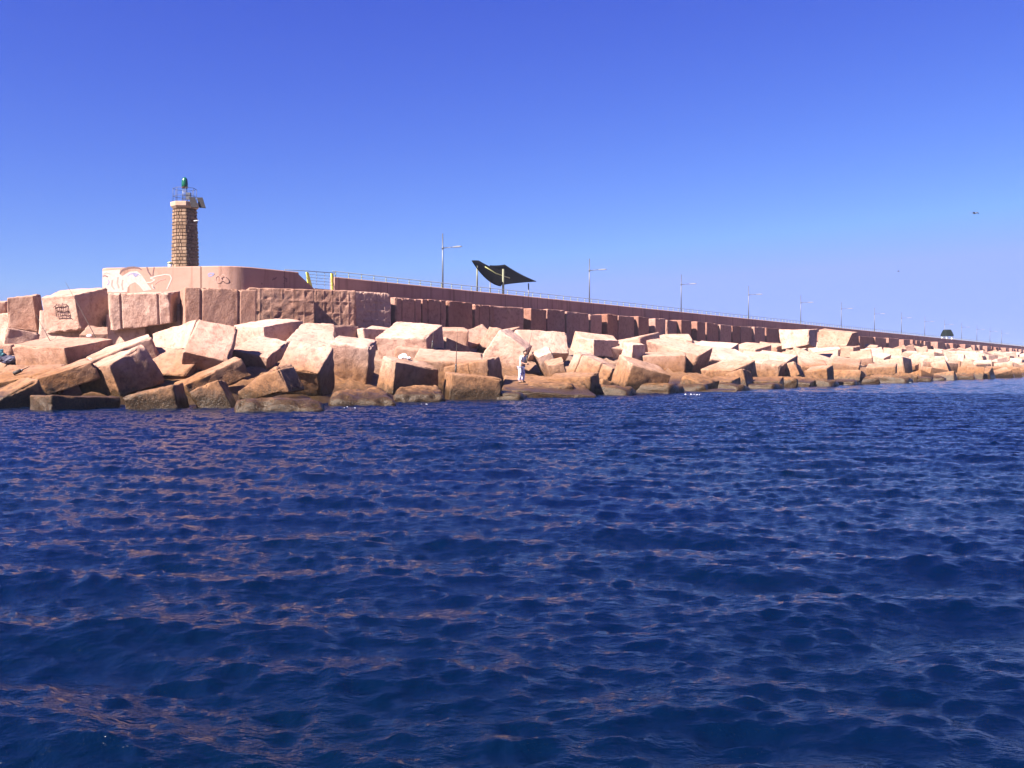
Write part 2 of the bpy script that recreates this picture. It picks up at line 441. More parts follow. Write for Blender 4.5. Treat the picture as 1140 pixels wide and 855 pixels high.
FIT = json.loads('''{"L0":[[-32.08,59.9,3.86],[-30.64,60.47,4.04],[-32.95,62.14,4.08],[-31.56,62.71,4.22],[-32.09,59.74,5.39],[-30.63,60.3,5.56],[-32.96,61.98,5.64],[-31.63,62.55,5.74]],"L1":[[-29.89,58.98,3.93],[-28.26,59.35,3.68],[-30.32,61.1,3.84],[-28.71,61.47,3.75],[-29.82,58.88,5.71],[-28.46,59.25,5.86],[-30.45,61.0,5.87],[-29.04,61.37,6.04]],"L2":[[-27.14,58.1,3.56],[-24.78,57.19,3.76],[-26.52,60.22,4.05],[-23.99,59.32,4.05],[-27.3,57.7,5.65],[-24.95,56.8,5.72],[-26.85,59.83,6.23],[-23.89,58.93,6.29]],"L3":[[-23.25,57.67,3.65],[-19.86,57.99,4.16],[-23.5,60.24,4.1],[-20.1,60.55,4.43],[-23.22,57.44,5.86],[-19.85,57.75,5.88],[-23.47,60.01,6.08],[-20.09,60.32,6.19]],"M1":[[-27.37,53.09,1.36],[-25.98,53.99,1.1],[-28.64,55.1,1.44],[-27.22,56.0,1.17],[-27.02,53.22,3.72],[-25.62,54.12,3.46],[-28.29,55.23,3.79],[-26.88,56.13,3.53]],"M2":[[-24.98,50.69,0.36],[-21.24,48.12,0.23],[-24.0,52.69,0.9],[-19.64,50.12,0.73],[-25.19,50.22,2.7],[-21.45,47.65,2.56],[-24.21,52.22,3.23],[-19.85,49.65,3.07]],"M3":[[-23.47,54.02,1.06],[-22.03,54.43,1.12],[-24.01,56.46,1.65],[-23.07,56.86,1.55],[-23.29,53.59,3.39],[-21.86,53.99,3.45],[-23.84,56.02,3.99],[-22.89,56.42,3.89]],"M4a":[[-20.11,43.24,0.41],[-18.29,44.39,1.13],[-21.36,45.08,0.43],[-19.44,46.23,1.24],[-20.59,43.04,1.12],[-18.62,44.19,1.88],[-21.71,44.88,1.21],[-19.69,46.03,2.09]],"M4b":[[-19.22,47.71,-0.28],[-16.72,48.8,0.92],[-20.26,49.65,-0.03],[-17.56,50.74,1.2],[-19.95,47.05,1.89],[-17.46,48.15,3.09],[-21.0,48.99,2.14],[-18.29,50.09,3.37]],"M5":[[-19.67,46.03,-0.22],[-17.44,44.31,0.32],[-18.25,47.81,0.46],[-15.97,46.08,0.95],[-20.21,45.71,1.36],[-17.82,43.98,1.76],[-19.11,47.49,2.15],[-16.9,45.76,2.65]],"M6":[[-18.58,38.24,-0.13],[-17.38,37.51,-0.1],[-17.02,40.76,-0.33],[-15.82,40.03,-0.31],[-18.57,38.29,0.56],[-17.4,37.56,0.58],[-17.0,40.81,0.36],[-15.81,40.08,0.4]],"M7":[[-19.9,39.92,-1.96],[-18.4,41.04,-0.99],[-21.37,41.81,-1.85],[-19.87,42.93,-0.9],[-20.7,39.18,0.14],[-19.21,40.3,1.12],[-22.18,41.07,0.25],[-20.68,42.19,1.21]],"M7b":[[-22.96,44.6,-1.45],[-20.33,45.12,-0.85],[-23.51,47.27,-0.57],[-21.0,47.78,-0.55],[-23.14,44.05,0.87],[-20.51,44.56,1.46],[-23.69,46.71,1.74],[-21.18,47.23,1.76]],"M8":[[-28.24,53.11,0.49],[-26.77,53.31,0.42],[-28.54,55.32,0.81],[-27.03,55.52,0.74],[-28.1,52.79,2.84],[-26.62,52.99,2.78],[-28.38,55.0,3.16],[-26.88,55.2,3.09]],"M9":[[-14.53,38.62,-1.85],[-12.66,38.85,-1.4],[-14.85,40.96,-1.7],[-12.97,41.19,-1.26],[-15.05,38.41,0.45],[-13.18,38.64,0.9],[-15.38,40.74,0.6],[-13.5,40.97,1.04]],"M10":[[-14.08,44.06,0.0],[-11.81,45.26,1.25],[-15.15,45.8,0.0],[-12.69,47.0,1.26],[-14.41,43.84,0.87],[-12.27,45.04,2.0],[-15.51,45.59,0.9],[-13.0,46.79,2.12]],"M11":[[-11.78,39.6,-1.5],[-10.71,39.83,-0.96],[-12.2,41.9,-1.7],[-11.08,42.13,-1.15],[-12.83,39.6,0.63],[-11.76,39.83,1.16],[-13.24,41.89,0.43],[-12.13,42.13,0.98]],"M12":[[-18.36,48.42,0.75],[-15.19,47.33,0.59],[-17.82,49.8,2.04],[-14.64,48.71,1.92],[-18.52,47.83,1.44],[-15.36,46.74,1.24],[-17.98,49.21,2.68],[-14.76,48.12,2.44]],"M13a":[[-17.91,54.53,1.53],[-15.78,53.3,1.66],[-18.19,55.12,2.51],[-15.36,53.89,3.21],[-19.0,52.64,2.45],[-16.88,51.41,2.58],[-19.29,53.23,3.44],[-16.46,52.0,4.14]],"M13b":[[-16.25,48.41,0.56],[-14.19,48.78,0.09],[-16.16,50.6,2.21],[-14.36,50.97,1.8],[-15.57,47.03,2.38],[-13.51,47.4,1.91],[-15.49,49.21,4.03],[-13.68,49.59,3.62]],"M14":[[-15.84,57.53,1.67],[-13.76,55.99,1.53],[-13.92,59.87,2.22],[-11.99,58.32,2.01],[-15.96,57.11,4.02],[-13.88,55.57,3.88],[-14.04,59.45,4.57],[-12.11,57.9,4.36]],"M15":[[-14.29,50.78,1.79],[-12.39,50.2,1.47],[-13.31,52.82,2.52],[-11.65,52.24,2.22],[-14.29,50.45,2.54],[-12.24,49.87,2.08],[-13.25,52.49,3.31],[-11.66,51.91,2.96]],"M16":[[-10.85,47.1,-0.04],[-8.84,46.82,-0.33],[-10.51,48.45,1.01],[-8.57,48.17,0.61],[-10.78,45.59,1.7],[-8.83,45.31,1.33],[-10.37,46.94,2.86],[-8.38,46.66,2.54]],"M16b":[[-11.68,42.54,0.01],[-9.28,41.44,0.58],[-11.22,43.53,0.14],[-8.82,42.44,0.7],[-11.76,42.57,0.59],[-9.81,41.47,1.68],[-11.31,43.57,0.71],[-9.35,42.47,1.81]],"M17":[[-12.5,54.65,0.85],[-9.93,54.92,0.42],[-12.33,57.78,1.93],[-10.58,58.05,1.87],[-12.13,53.8,3.06],[-9.56,54.07,2.63],[-11.96,56.93,4.14],[-10.21,57.2,4.07]],"M17b":[[-11.14,62.72,3.45],[-10.02,64.24,3.38],[-12.93,64.27,3.37],[-11.81,65.78,3.29],[-11.32,62.76,4.25],[-9.85,64.27,4.25],[-13.1,64.3,4.16],[-11.64,65.82,4.16]],"M17c":[[-9.43,63.77,3.25],[-8.35,65.2,3.17],[-11.22,65.31,3.15],[-10.14,66.73,3.07],[-9.55,63.82,4.09],[-8.24,65.24,4.08],[-11.34,65.36,3.99],[-10.03,66.78,3.98]],"M18":[[-9.42,52.16,0.71],[-7.67,52.1,0.52],[-9.45,53.94,1.12],[-7.54,53.89,0.87],[-9.5,51.64,2.91],[-7.33,51.59,2.61],[-9.3,53.42,3.31],[-7.27,53.37,3.07]],"M19":[[-8.13,61.73,1.87],[-5.86,60.65,1.81],[-6.99,64.27,2.53],[-4.5,63.2,2.38],[-8.31,61.39,3.31],[-5.6,60.32,3.09],[-7.15,63.94,3.96],[-4.65,62.86,3.8]],"M19b":[[-8.17,61.58,1.16],[-5.01,60.56,1.13],[-7.19,64.05,2.28],[-4.21,63.03,1.98],[-8.33,60.74,3.4],[-5.17,59.72,3.37],[-7.35,63.21,4.52],[-4.37,62.19,4.22]],"M20":[[-5.84,48.45,0.21],[-3.67,50.21,0.39],[-6.77,49.54,0.58],[-4.66,51.3,0.58],[-5.66,48.25,1.9],[-3.66,50.02,1.5],[-6.45,49.34,2.21],[-4.49,51.1,1.95]],"M21":[[-4.33,63.1,1.59],[-2.64,64.9,2.08],[-6.13,64.65,1.61],[-4.44,66.46,2.1],[-4.16,63.11,3.49],[-2.74,64.92,2.9],[-5.95,64.67,3.52],[-4.54,66.47,2.93]],"M22":[[-3.26,73.72,2.96],[-1.18,75.93,3.93],[-3.53,74.25,2.46],[-1.2,76.45,3.84],[-4.35,74.21,3.98],[-2.34,76.42,4.84],[-4.53,74.73,3.62],[-2.29,76.94,4.93]],"M23":[[-2.31,67.33,1.94],[0.38,67.01,0.69],[-1.54,69.84,2.19],[0.62,69.51,0.96],[-0.84,66.9,4.14],[0.96,66.58,2.78],[-0.19,69.41,4.27],[1.43,69.09,3.07]],"M23b":[[-2.89,74.51,2.3],[-1.95,74.47,1.88],[-2.08,75.57,3.75],[-1.11,75.53,3.46],[-2.43,72.82,3.14],[-1.58,72.78,2.88],[-1.67,73.88,4.63],[-0.73,73.84,4.43]],"M24":[[-3.45,54.28,-0.75],[-0.99,53.57,-0.36],[-2.85,56.58,-0.4],[-0.35,55.87,-0.15],[-3.81,54.09,1.6],[-1.35,53.38,1.99],[-3.21,56.39,1.95],[-0.7,55.68,2.2]],"M25":[[-3.21,48.77,-1.06],[-0.75,49.26,-1.33],[-3.68,51.13,-0.99],[-1.22,51.62,-1.26],[-2.95,48.75,1.3],[-0.49,49.24,1.03],[-3.41,51.11,1.38],[-0.96,51.6,1.11]],"M26":[[-0.62,52.4,-1.16],[4.4,52.68,-1.49],[-0.52,58.72,-0.41],[3.61,59.0,-0.57],[-0.52,52.19,0.43],[4.5,52.48,0.09],[-0.42,58.52,1.17],[3.71,58.8,1.01]],"M27":[[2.59,66.7,0.09],[3.55,66.73,0.51],[2.28,69.02,0.48],[3.37,69.05,0.95],[1.67,66.22,2.24],[2.63,66.25,2.66],[1.36,68.54,2.63],[2.42,68.57,3.09]],"M28":[[0.6,74.75,0.87],[3.59,76.23,1.02],[-0.52,76.24,2.84],[3.4,77.72,2.62],[1.32,73.12,2.49],[4.31,74.6,2.64],[0.2,74.6,4.46],[4.12,76.09,4.24]],"M29":[[3.8,71.31,1.06],[6.71,69.57,0.64],[5.19,73.57,1.11],[8.1,71.83,0.2],[4.49,71.18,2.73],[7.02,69.44,1.51],[5.63,73.44,2.69],[8.54,71.7,1.28]],"M29b":[[2.89,62.96,-0.58],[3.91,62.96,-0.3],[2.74,65.31,-0.29],[3.89,65.31,0.03],[2.26,62.63,1.7],[3.28,62.63,1.98],[2.11,64.98,1.99],[3.22,64.98,2.3]],"M30":[[2.08,56.95,-1.38],[4.53,56.18,-1.32],[2.8,59.24,-1.09],[5.24,58.47,-1.03],[1.94,56.69,0.98],[4.39,55.92,1.04],[2.66,58.98,1.27],[5.1,58.21,1.33]],"M31":[[4.55,60.79,-0.07],[5.16,58.86,-0.05],[5.61,61.12,-0.45],[6.19,59.2,-0.44],[4.84,60.88,0.96],[5.37,58.95,0.9],[5.89,61.21,0.6],[6.42,59.28,0.58]],"M32":[[6.62,61.15,-0.48],[9.16,61.89,-1.15],[6.11,63.48,0.15],[8.63,64.22,-0.52],[7.34,60.71,1.75],[9.87,61.45,1.09],[6.82,63.04,2.38],[9.35,63.77,1.72]],"M33":[[6.83,83.19,2.45],[9.21,85.77,2.4],[5.71,84.34,2.69],[8.0,86.92,2.57],[6.82,83.15,3.87],[9.2,85.72,3.86],[5.55,84.3,4.06],[7.91,86.87,3.99]],"M34":[[10.14,84.48,1.85],[11.39,85.84,1.78],[9.01,85.52,2.08],[10.23,86.88,2.01],[10.23,84.3,3.45],[11.51,85.66,3.52],[9.24,85.34,3.78],[10.41,86.7,3.77]],"M35":[[12.29,89.58,1.62],[15.58,87.2,0.76],[13.98,92.16,2.37],[17.66,89.78,1.38],[11.95,88.93,3.95],[16.32,86.55,2.56],[14.11,91.51,4.38],[17.96,89.13,3.3]],"M36":[[17.02,101.06,1.83],[19.46,101.5,1.11],[16.68,103.36,2.44],[19.36,103.79,1.9],[17.67,100.45,4.06],[20.11,100.89,3.34],[17.33,102.75,4.66],[20.01,103.18,4.12]],"M36b":[[18.23,94.85,2.3],[19.46,96.73,2.05],[16.29,96.06,1.61],[17.53,97.94,1.36],[18.03,95.18,3.33],[19.35,97.06,3.01],[16.09,96.39,2.64],[17.42,98.27,2.32]],"M37":[[17.62,91.46,0.04],[22.98,93.2,-0.44],[17.03,94.92,1.42],[20.99,96.66,1.11],[18.09,90.7,2.27],[23.45,92.44,1.8],[17.5,94.15,3.65],[21.45,95.89,3.34]],"M38":[[16.19,73.17,-1.18],[17.37,72.52,-0.78],[17.26,75.18,-1.41],[18.51,74.53,-0.99],[15.7,73.7,1.1],[16.87,73.04,1.5],[16.78,75.71,0.88],[18.02,75.05,1.29]],"M39":[[10.9,66.9,-1.28],[12.28,65.98,-1.81],[12.14,68.77,-1.06],[13.58,67.86,-1.59],[11.37,66.31,0.98],[12.75,65.4,0.46],[12.62,68.19,1.21],[14.04,67.27,0.68]],"M40":[[10.72,64.7,-1.16],[14.43,63.82,-1.08],[11.96,67.42,-1.08],[14.68,66.53,-1.02],[10.69,64.68,0.04],[14.4,63.8,0.12],[11.92,67.39,0.12],[14.65,66.51,0.18]],"M41":[[13.91,71.11,-1.76],[15.62,70.19,-1.74],[14.96,73.17,-1.46],[16.72,72.25,-1.44],[13.75,70.85,0.61],[15.46,69.93,0.63],[14.81,72.91,0.91],[16.55,71.99,0.93]],"M42":[[16.93,75.04,-1.89],[19.94,73.7,-1.8],[18.29,77.38,-1.58],[20.85,76.04,-1.5],[16.75,74.81,0.48],[19.76,73.47,0.57],[18.11,77.16,0.79],[20.67,75.82,0.88]],"N1":[[31.95,118.05,3.62],[34.48,115.82,4.1],[33.47,120.0,3.61],[36.01,117.76,3.82],[31.65,118.15,5.96],[34.5,115.92,5.88],[33.44,120.1,5.9],[36.24,117.86,6.06]],"N2":[[40.17,131.35,4.07],[43.16,128.63,4.25],[42.01,133.48,4.58],[45.65,130.75,4.41],[40.44,131.12,6.37],[43.88,128.39,5.87],[41.81,133.24,6.63],[45.32,130.52,6.11]],"N3":[[29.28,119.29,2.56],[31.24,117.78,2.23],[30.34,121.15,2.94],[32.75,119.64,2.63],[29.18,118.94,4.06],[31.25,117.43,3.92],[30.07,120.81,4.59],[32.93,119.3,4.28]],"N4":[[32.2,113.85,0.63],[35.47,112.9,-0.42],[31.93,115.44,2.02],[37.14,114.49,0.34],[32.49,112.42,2.53],[35.76,111.46,1.48],[32.22,114.01,3.92],[37.43,113.05,2.25]],"N4b":[[33.18,124.44,1.81],[34.93,122.77,1.12],[34.95,126.02,2.4],[36.68,124.35,1.72],[33.21,123.56,4.04],[34.97,121.89,3.35],[34.99,125.13,4.63],[36.72,123.46,3.94]],"N5":[[23.66,87.29,0.25],[25.01,86.6,0.9],[24.75,89.31,0.01],[26.16,88.62,0.66],[23.27,87.71,1.54],[24.61,87.01,2.13],[24.39,89.73,1.18],[25.79,89.04,1.78]],"N6":[[29.4,92.79,0.36],[31.89,91.3,0.3],[30.77,94.83,0.13],[33.28,93.33,0.1],[29.67,92.88,1.36],[32.0,91.38,1.29],[30.84,94.92,1.07],[33.13,93.42,0.98]],"N7":[[46.35,146.77,3.02],[49.3,144.18,2.87],[47.97,148.74,3.17],[50.97,146.15,2.97],[45.91,146.67,4.48],[49.39,144.08,4.36],[47.68,148.65,4.63],[50.99,146.05,4.53]],"N8":[[58.2,168.1,2.84],[60.62,166.86,2.36],[59.23,170.19,3.19],[61.83,168.94,2.78],[58.35,167.58,5.18],[60.77,166.34,4.7],[59.38,169.67,5.53],[61.99,168.43,5.12]],"N9":[[61.5,164.64,2.59],[63.62,162.83,2.43],[63.06,166.59,2.28],[65.27,164.78,2.15],[61.38,164.76,4.67],[63.8,162.95,4.49],[63.01,166.71,4.44],[65.3,164.9,4.38]],"N10":[[65.87,166.3,2.15],[68.13,164.49,2.15],[67.41,168.26,1.76],[69.69,166.45,1.85],[65.81,166.56,3.95],[68.22,164.75,3.85],[67.43,168.52,3.41],[69.79,166.71,3.35]],"N11":[[25.13,84.65,-1.11],[26.72,83.66,-0.95],[26.27,86.66,-0.73],[27.92,85.67,-0.57],[24.76,84.42,1.24],[26.35,83.43,1.4],[25.89,86.43,1.62],[27.53,85.44,1.78]],"N12":[[22.0,81.22,-1.9],[23.88,80.18,-2.1],[23.16,83.27,-1.55],[25.06,82.23,-1.76],[22.03,80.82,0.46],[23.91,79.77,0.26],[23.18,82.87,0.8],[25.08,81.82,0.6]],"N13":[[21.43,86.78,-0.38],[22.77,85.98,-0.69],[22.55,88.75,0.03],[24.0,87.94,-0.3],[21.62,86.2,1.93],[22.96,85.39,1.62],[22.75,88.17,2.34],[24.17,87.36,2.01]],"N14":[[50.15,145.56,1.54],[53.06,143.19,0.48],[52.09,147.35,2.1],[54.77,144.98,1.08],[50.26,144.71,3.79],[53.17,142.34,2.73],[52.2,146.5,4.34],[54.94,144.13,3.31]],"N15":[[52.93,124.08,-0.3],[54.36,123.23,0.26],[54.14,126.05,-0.78],[55.67,125.2,-0.18],[52.51,124.87,1.93],[53.93,124.02,2.48],[53.75,126.84,1.46],[55.25,125.99,2.04]],"E1":[[-10.14,36.29,-0.99],[-6.98,36.95,-1.1],[-11.9,45.43,-1.09],[-9.48,46.09,-1.16],[-10.1,36.31,0.41],[-6.94,36.97,0.3],[-11.86,45.45,0.31],[-9.44,46.11,0.24]],"E2":[[-7.66,41.56,-1.04],[-4.85,42.15,-1.16],[-7.9,44.2,-0.63],[-5.83,44.78,-0.77],[-7.55,41.38,0.34],[-4.74,41.96,0.22],[-7.79,44.02,0.75],[-5.72,44.6,0.61]],"E3":[[-5.57,46.28,-1.02],[-3.06,46.58,-1.09],[-5.58,48.51,-0.58],[-3.64,48.81,-0.54],[-5.52,45.99,0.35],[-3.01,46.29,0.28],[-5.53,48.22,0.79],[-3.59,48.52,0.82]]}''')
LABELS = json.loads('''{"L0":"pale upright block cut by the left edge, highest row of the left end","L1":"narrow pale upright block just left of the block with the dark scribble","L2":"large tilted block with a dark grid scribble on its lit face","L3":"upright pale block with two thin vertical grooves right of the scribbled block","M1":"small tilted block with a shaded face below the narrow block at far left","M2":"wide flat-topped block with a dark right side, below the scribbled block","M3":"low pale slab tucked under the dark side of the scribbled block","M4a":"lower half of the long slanting slab line, shaded front, left end","M4b":"upper half of the long slanting slab line, crossed by the longer rod","M5":"big block at the left shore with an orange left face and a black right face","M6":"low dark slab lying at the waterline below the big black-faced block","M7":"orange-topped block with a dark front dipping into the water at the left corner","M7b":"broad flat pinkish slab with the dark rod lying on it, far left","M8":"block half hidden behind the teal and navy bag at the left edge","M9":"low rounded orange block at the waterline right of the big black-faced block","M10":"long pink-topped slab with a dark front rising to the right above the waterline","M11":"small peaked brown block at the waterline with a black right side","M12":"pink rough-topped block tipped left, with a dark triangle on its right side","M13a":"left, pinker half of the large bright sloping surface under the head wall","M13b":"right, whiter half of the large bright sloping surface under the head wall","M14":"white-topped slab with a dark ragged right side below the grooved wall block","M15":"white-topped block with a brown front between two slanting blocks in the left third","M16":"block with a pitted pink top, brown front and black right side at the shore","M16b":"brown triangular-faced block at the shore, left of the pitted pink-topped block","M17":"smooth bright block rising directly behind the pitted pink-topped block","M17b":"block with a small dark front patch right under the patterned wall blocks","M17c":"block with the smaller of two dark patches below the patterned wall blocks","M18":"upright block with a smooth pale front half covered by a slanted shadow","M19":"broad block with a rough pale front and dark right side behind the white bag","M19b":"bright block with the highest crest on the slope, left of the middle","M20":"shaded-front block with a bright left face and the white bag on top","M21":"block with a dark rough purple-brown face and a thin bright wedge on top","M22":"pinkish brown pointed block face just under the wall, left of the middle","M23":"large tilted lit block behind the bending person","M23b":"tilted pale block with a dark seam, just left of the one behind the person","M24":"long low orange block beside a black square hollow, left of the person","M25":"wide orange front block at the waterline left of the person","M26":"broad flat orange ledge block the person stands on","M27":"small lit block just right of the black shadow beside the person","M28":"big smooth bright block sloping down to the right above the person","M29":"slanting orange block with two dark seams and a black right end","M29b":"small rounded block between the person's shadow and the seamed slanting block","M30":"low orange block in front of the seamed slanting block","M31":"small cube-like block with a dark right side below the seamed slanting block","M32":"big brown sloping block at the shore right of the seamed slanting block","M33":"block with a notched dark purple face and bright left face, middle of the slope","M34":"narrow upright dark reddish face of a block left of the largest bright block","M35":"largest bright block with a black triangular right end, centre right","M36":"pale block up against the wall row, right of the largest bright block","M36b":"small rough brownish block face just right of the largest bright block","M37":"broad pale pink sloping block right of the black triangular shadow","M38":"brown peaked boulder-like block below the broad pale pink block","M39":"low orange block at the shore below the largest bright block","M40":"flat grey-brown slab with a dark edge at the waterline, centre right","M41":"low orange block behind the flat grey-brown waterline slab","M42":"low wide brown block at the shore right of the flat grey-brown slab","N1":"big bright square block standing out in front of the wall row, left one of two","N2":"big bright block standing out in front of the wall row, right one of two","N3":"bright block just left below the left one of the two big standing blocks","N4":"bright slanted block with a small black triangle below the two big standing blocks","N4b":"pale block directly under the left one of the two big standing blocks","N5":"pointed brown block with a dark right side, low, under the big standing blocks","N6":"long brown box-like block near the shore with a black right end","N7":"long pale block directly under the right one of the two big standing blocks","N8":"small white slab against the wall row right of the two big standing blocks","N9":"square pale block with a dark right side, first of two far right","N10":"square pale block with a dark right side, second of two far right","N11":"low brown block left of the long box-like block near the shore","N12":"lowest brown block at the shore below the pointed brown block","N13":"pinkish brown block left of the pointed brown block, mid slope","N14":"broad pinkish block above the long brown box-like block, far right","N15":"brown pointed block with a dark right side among the far right heap","E1":"low orange and brown ledge at the waterline under the pitted pink-topped block","E2":"low orange ledge at the waterline under the block with the slanted shadow","E3":"low orange ledge at the waterline under the block carrying the white bag"}''')
GROUP = 'concrete armour blocks of the breakwater'
blocks = {}
for i, (k, K) in enumerate(FIT.items()):
    rock = k.startswith('E')
    kw = {}
    if k == 'L3': kw = dict(grooves=(-.62, .62), fine=(84, 14))
    if k in ('M29',): kw = dict(grooves=(-.6, .45), fine=(84, 14))
    if rock: kw = dict(r=.45, amp=.16, chip=.3)
    o = hexa('rock_ledge' if rock else 'concrete_block', K, M['cream_block' if K[0][0] / K[0][1] > -.13 else 'block'], seed=i + 3, **kw)
    tag(o, LABELS[k], 'rock' if rock else 'block', 'rock ledges at the waterline' if rock else GROUP)
    blocks[k] = o

# ------------------------------------------------------------------ the row of upright blocks under the parapet
ROW = [(226, 288, 8, 'g'), (297, 351.5, 4, 'p'), (359, 398, 2.5, 'p'), (400, 435, 2, 'P'), (441, 469, 2.5, 'g'), (471, 497, 2, 'g'), (500, 526, 2.5, ''),
       (529, 550, 1.5, 'g'), (551, 581, 0, 't'), (590, 608.5, 4.5, ''), (609.5, 629, .3, ''), (631.5, 655.5, 1, 't'), (657, 670, 0, ''), (676, 688, 2, ''),
       (689, 706, .4, ''), (710, 723, 3.6, ''), (729.5, 741, 6, ''), (742, 754, 0, ''), (757.5, 770, 3, ''), (775.5, 785.5, 5, ''), (786, 800, .3, ''),
       (801.8, 814, 1.5, ''), (814.6, 824, 0, ''), (824.6, 836.5, .2, ''), (839, 852, 2.2, ''), (853, 867, 0, ''), (868, 880, 1, ''), (881, 893, .3, ''), (894, 909, 1, ''), (911, 923, 0, ''), (924, 936, 1.2, ''), (937, 954, .2, ''),
       (956, 973, 0, ''), (974.5, 986, 1.2, ''), (988.5, 1001, 2.4, '')]
rng = random.Random(5)
ROWLAB = json.loads('''["wide wall block with two vertical grooves under the curved head wall","wall block with a grid of square panels, leftmost of the panelled ones","wall block with a grid of square panels, right below the yellow posts","darker wall block with faint panels, the third panelled one","purple-brown grooved wall block right after the panelled blocks, behind a dark gap","second purple-brown grooved wall block after the panelled blocks","plain purple-brown wall block under the left posts of the dark canopy","narrow grooved wall block under the middle of the dark canopy","rough wall block crossed by a slanting shadow under the right side of the canopy","wall block with a bright left edge just right of the dark canopy","wall block second to the right of the dark canopy","rough wall block under the second lamp post, left half","narrow wall block directly right of the second lamp post","small wall block with a thin bright left edge, above the notched dark face","wide wall block above and right of the notched dark face","wall block with a bright strip at its left, above the reddish dark face","wall block with the broad bright step at its left, above the largest bright block","wall block with no step, next right of the broad bright step","wall block just below the third lamp post, bright strip at left","wall block with the tall tapering bright strip at its left","wall block right after the tall tapering bright strip","first of three narrow dark wall blocks left of the fourth lamp post","middle of three narrow dark wall blocks left of the fourth lamp post","last of three narrow dark wall blocks, just below the fourth lamp post","wall block right of the fourth lamp post with a thin bright strip","wall block immediately left of the first big standing block","wall block mostly hidden behind the first big standing block, left part","wall block mostly hidden behind the first big standing block, middle part","wall block in the dark gap between the two big standing blocks","wall block hidden behind the second big standing block, left part","wall block hidden behind the second big standing block, middle part","wall block hidden behind the right end of the second big standing block","first dark wall block right of the two big standing blocks","second dark wall block right of the two big standing blocks","third dark wall block right of the two big standing blocks"]''')
RGROUP = 'upright blocks in a row under the parapet'
for i, (x0, x1, w, t) in enumerate(ROW):
    xm = (x0 + x1) / 2
    Y = Yat(xm, 48); ppm = (.8177 * Y + .5756 * (xm - 570) / F_PX * Y) * F_PX / Y ** 2
    prot = min(1.3, w / ppm)
    D = 48 - prot
    s0, s1 = s_of(x0, D), s_of(x1, D)
    dep = 2.4
    top = 6.62 + rng.uniform(-.07, .07)
    if t == 'p' or t == 'P' or i == 0: top = [6.22, 6.52, 6.74, 6.80][i]
    bot = 3.6
    c = sd((s0 + s1) / 2, D + dep / 2, (top + bot) / 2)
    yaw = math.atan2(DV.y, DV.x) + (rad({0: -30, 1: -31, 2: -29, 3: -17, 8: -16}.get(i, rng.uniform(-1.5, 3.0))))
    yaw0 = yaw
    # local x along the wall, local y away from the sea
    R = rotm(yaw0, rad(rng.uniform(-1, 1)), rad(rng.uniform(-.8, .8)))
    kw = {}
    if t == 'g': kw = dict(grooves=(-.55, .5), fine=(84, 14))
    if t == 'p': kw = dict(panels=(6, 4), fine=(78, 52))
    if t == 'P': kw = dict(panels=(6, 5), fine=(78, 52))
    o = hexa('wall_block', boxK(c, (s1 - s0, dep, top - bot), R), M['wall_lit' if i < 4 else 'wall_shaded'], seed=200 + i, r=.06, amp=.04, chip=.22, **kw)
    tag(o, ROWLAB[i], 'block', RGROUP)
# the far part of the row, copies of a few shapes
protos = []
def far_protos():
    out = []
    for k in range(7):
        d = (2.7 + .25 * (k % 3), 2.4, 3.0)
        out.append((boxK((0, 0, 1.5), d, np.eye(3)), d))
    return out
s = s_of(1003, 47.8) + 1.5
k = 0
far_row = []
while s < s_of(1146, 48) + 4:
    L_ = rng.uniform(2.5, 3.3)
    prot = rng.choice([0, 0, .3, .8, 1.2])
    loc = sd(s + L_ / 2, 48 - prot + 1.2, 3.6)
    if k < 7:
        o = hexa('wall_block', boxK((0, 0, 1.5), (2.9, 2.4, 3.0), np.eye(3)), M['wall_shaded'], seed=300 + k, seg=8, r=.07, amp=.05, chip=.22)
        far_row.append(o)
    else:
        o = far_row[k % 7].copy(); link(o)
    o.location = loc; o.scale = (L_ / 3.0, 1, rng.uniform(.97, 1.03))
    o.rotation_euler = (rad(rng.uniform(-1, 1)), rad(rng.uniform(-1, 1)), math.atan2(DV.y, DV.x) + rad(rng.uniform(-2, 3)))
    tag(o, 'one of the small distant upright blocks at the far right end of the parapet row', 'block', 'distant upright blocks under the far parapet')
    s += L_ + rng.choice([.05, .05, .3, .7]); k += 1

# ------------------------------------------------------------------ rubble core under the blocks (terrain)
def rubble():
    xs = list(np.arange(-420, 1341, 9.0))
    ts = [-.9, -.45, -.25, -.12, 0, .08, .16, .24, .32, .4, .48, .56, .64, .72, .8, .88, .96, 1.04, 1.12, 1.2]
    V = []; F = []
    for x in xs:
        xx = min(x, 1250)
        a = Ysh(xx) if x <= 1140 else EYE * F_PX / max(2.2, (419 - .058 * (x - 1140)) - HOR)
        b_ = Yrow(min(x, 1290))
        b_ = max(b_, a * 1.15)
        u = (x - 570) / F_PX
        for t in ts:
            Y = a + (b_ - a) * t
            z = -.95 + 4.6 * min(t, 1.0) if t > 0 else -.95 + 5.5 * t
            V.append((u * Y, Y, z))
    V = np.array(V)
    V[:, 2] += .45 * fbm(V * .55, 77, 3)
    n = len(ts)
    for i in range(len(xs) - 1):
        for j in range(n - 1):
            F.append((i * n + j, (i + 1) * n + j, (i + 1) * n + j + 1, i * n + j + 1))
    me = bpy.data.meshes.new('rubble_mound'); me.from_pydata(V.tolist(), [], F); me.materials.append(M['rubble'])
    me.polygons.foreach_set('use_smooth', [True] * len(me.polygons)); bmfix(me)
    o = link(bpy.data.objects.new('rubble_mound', me)); tag(o, kind='structure')
rubble()

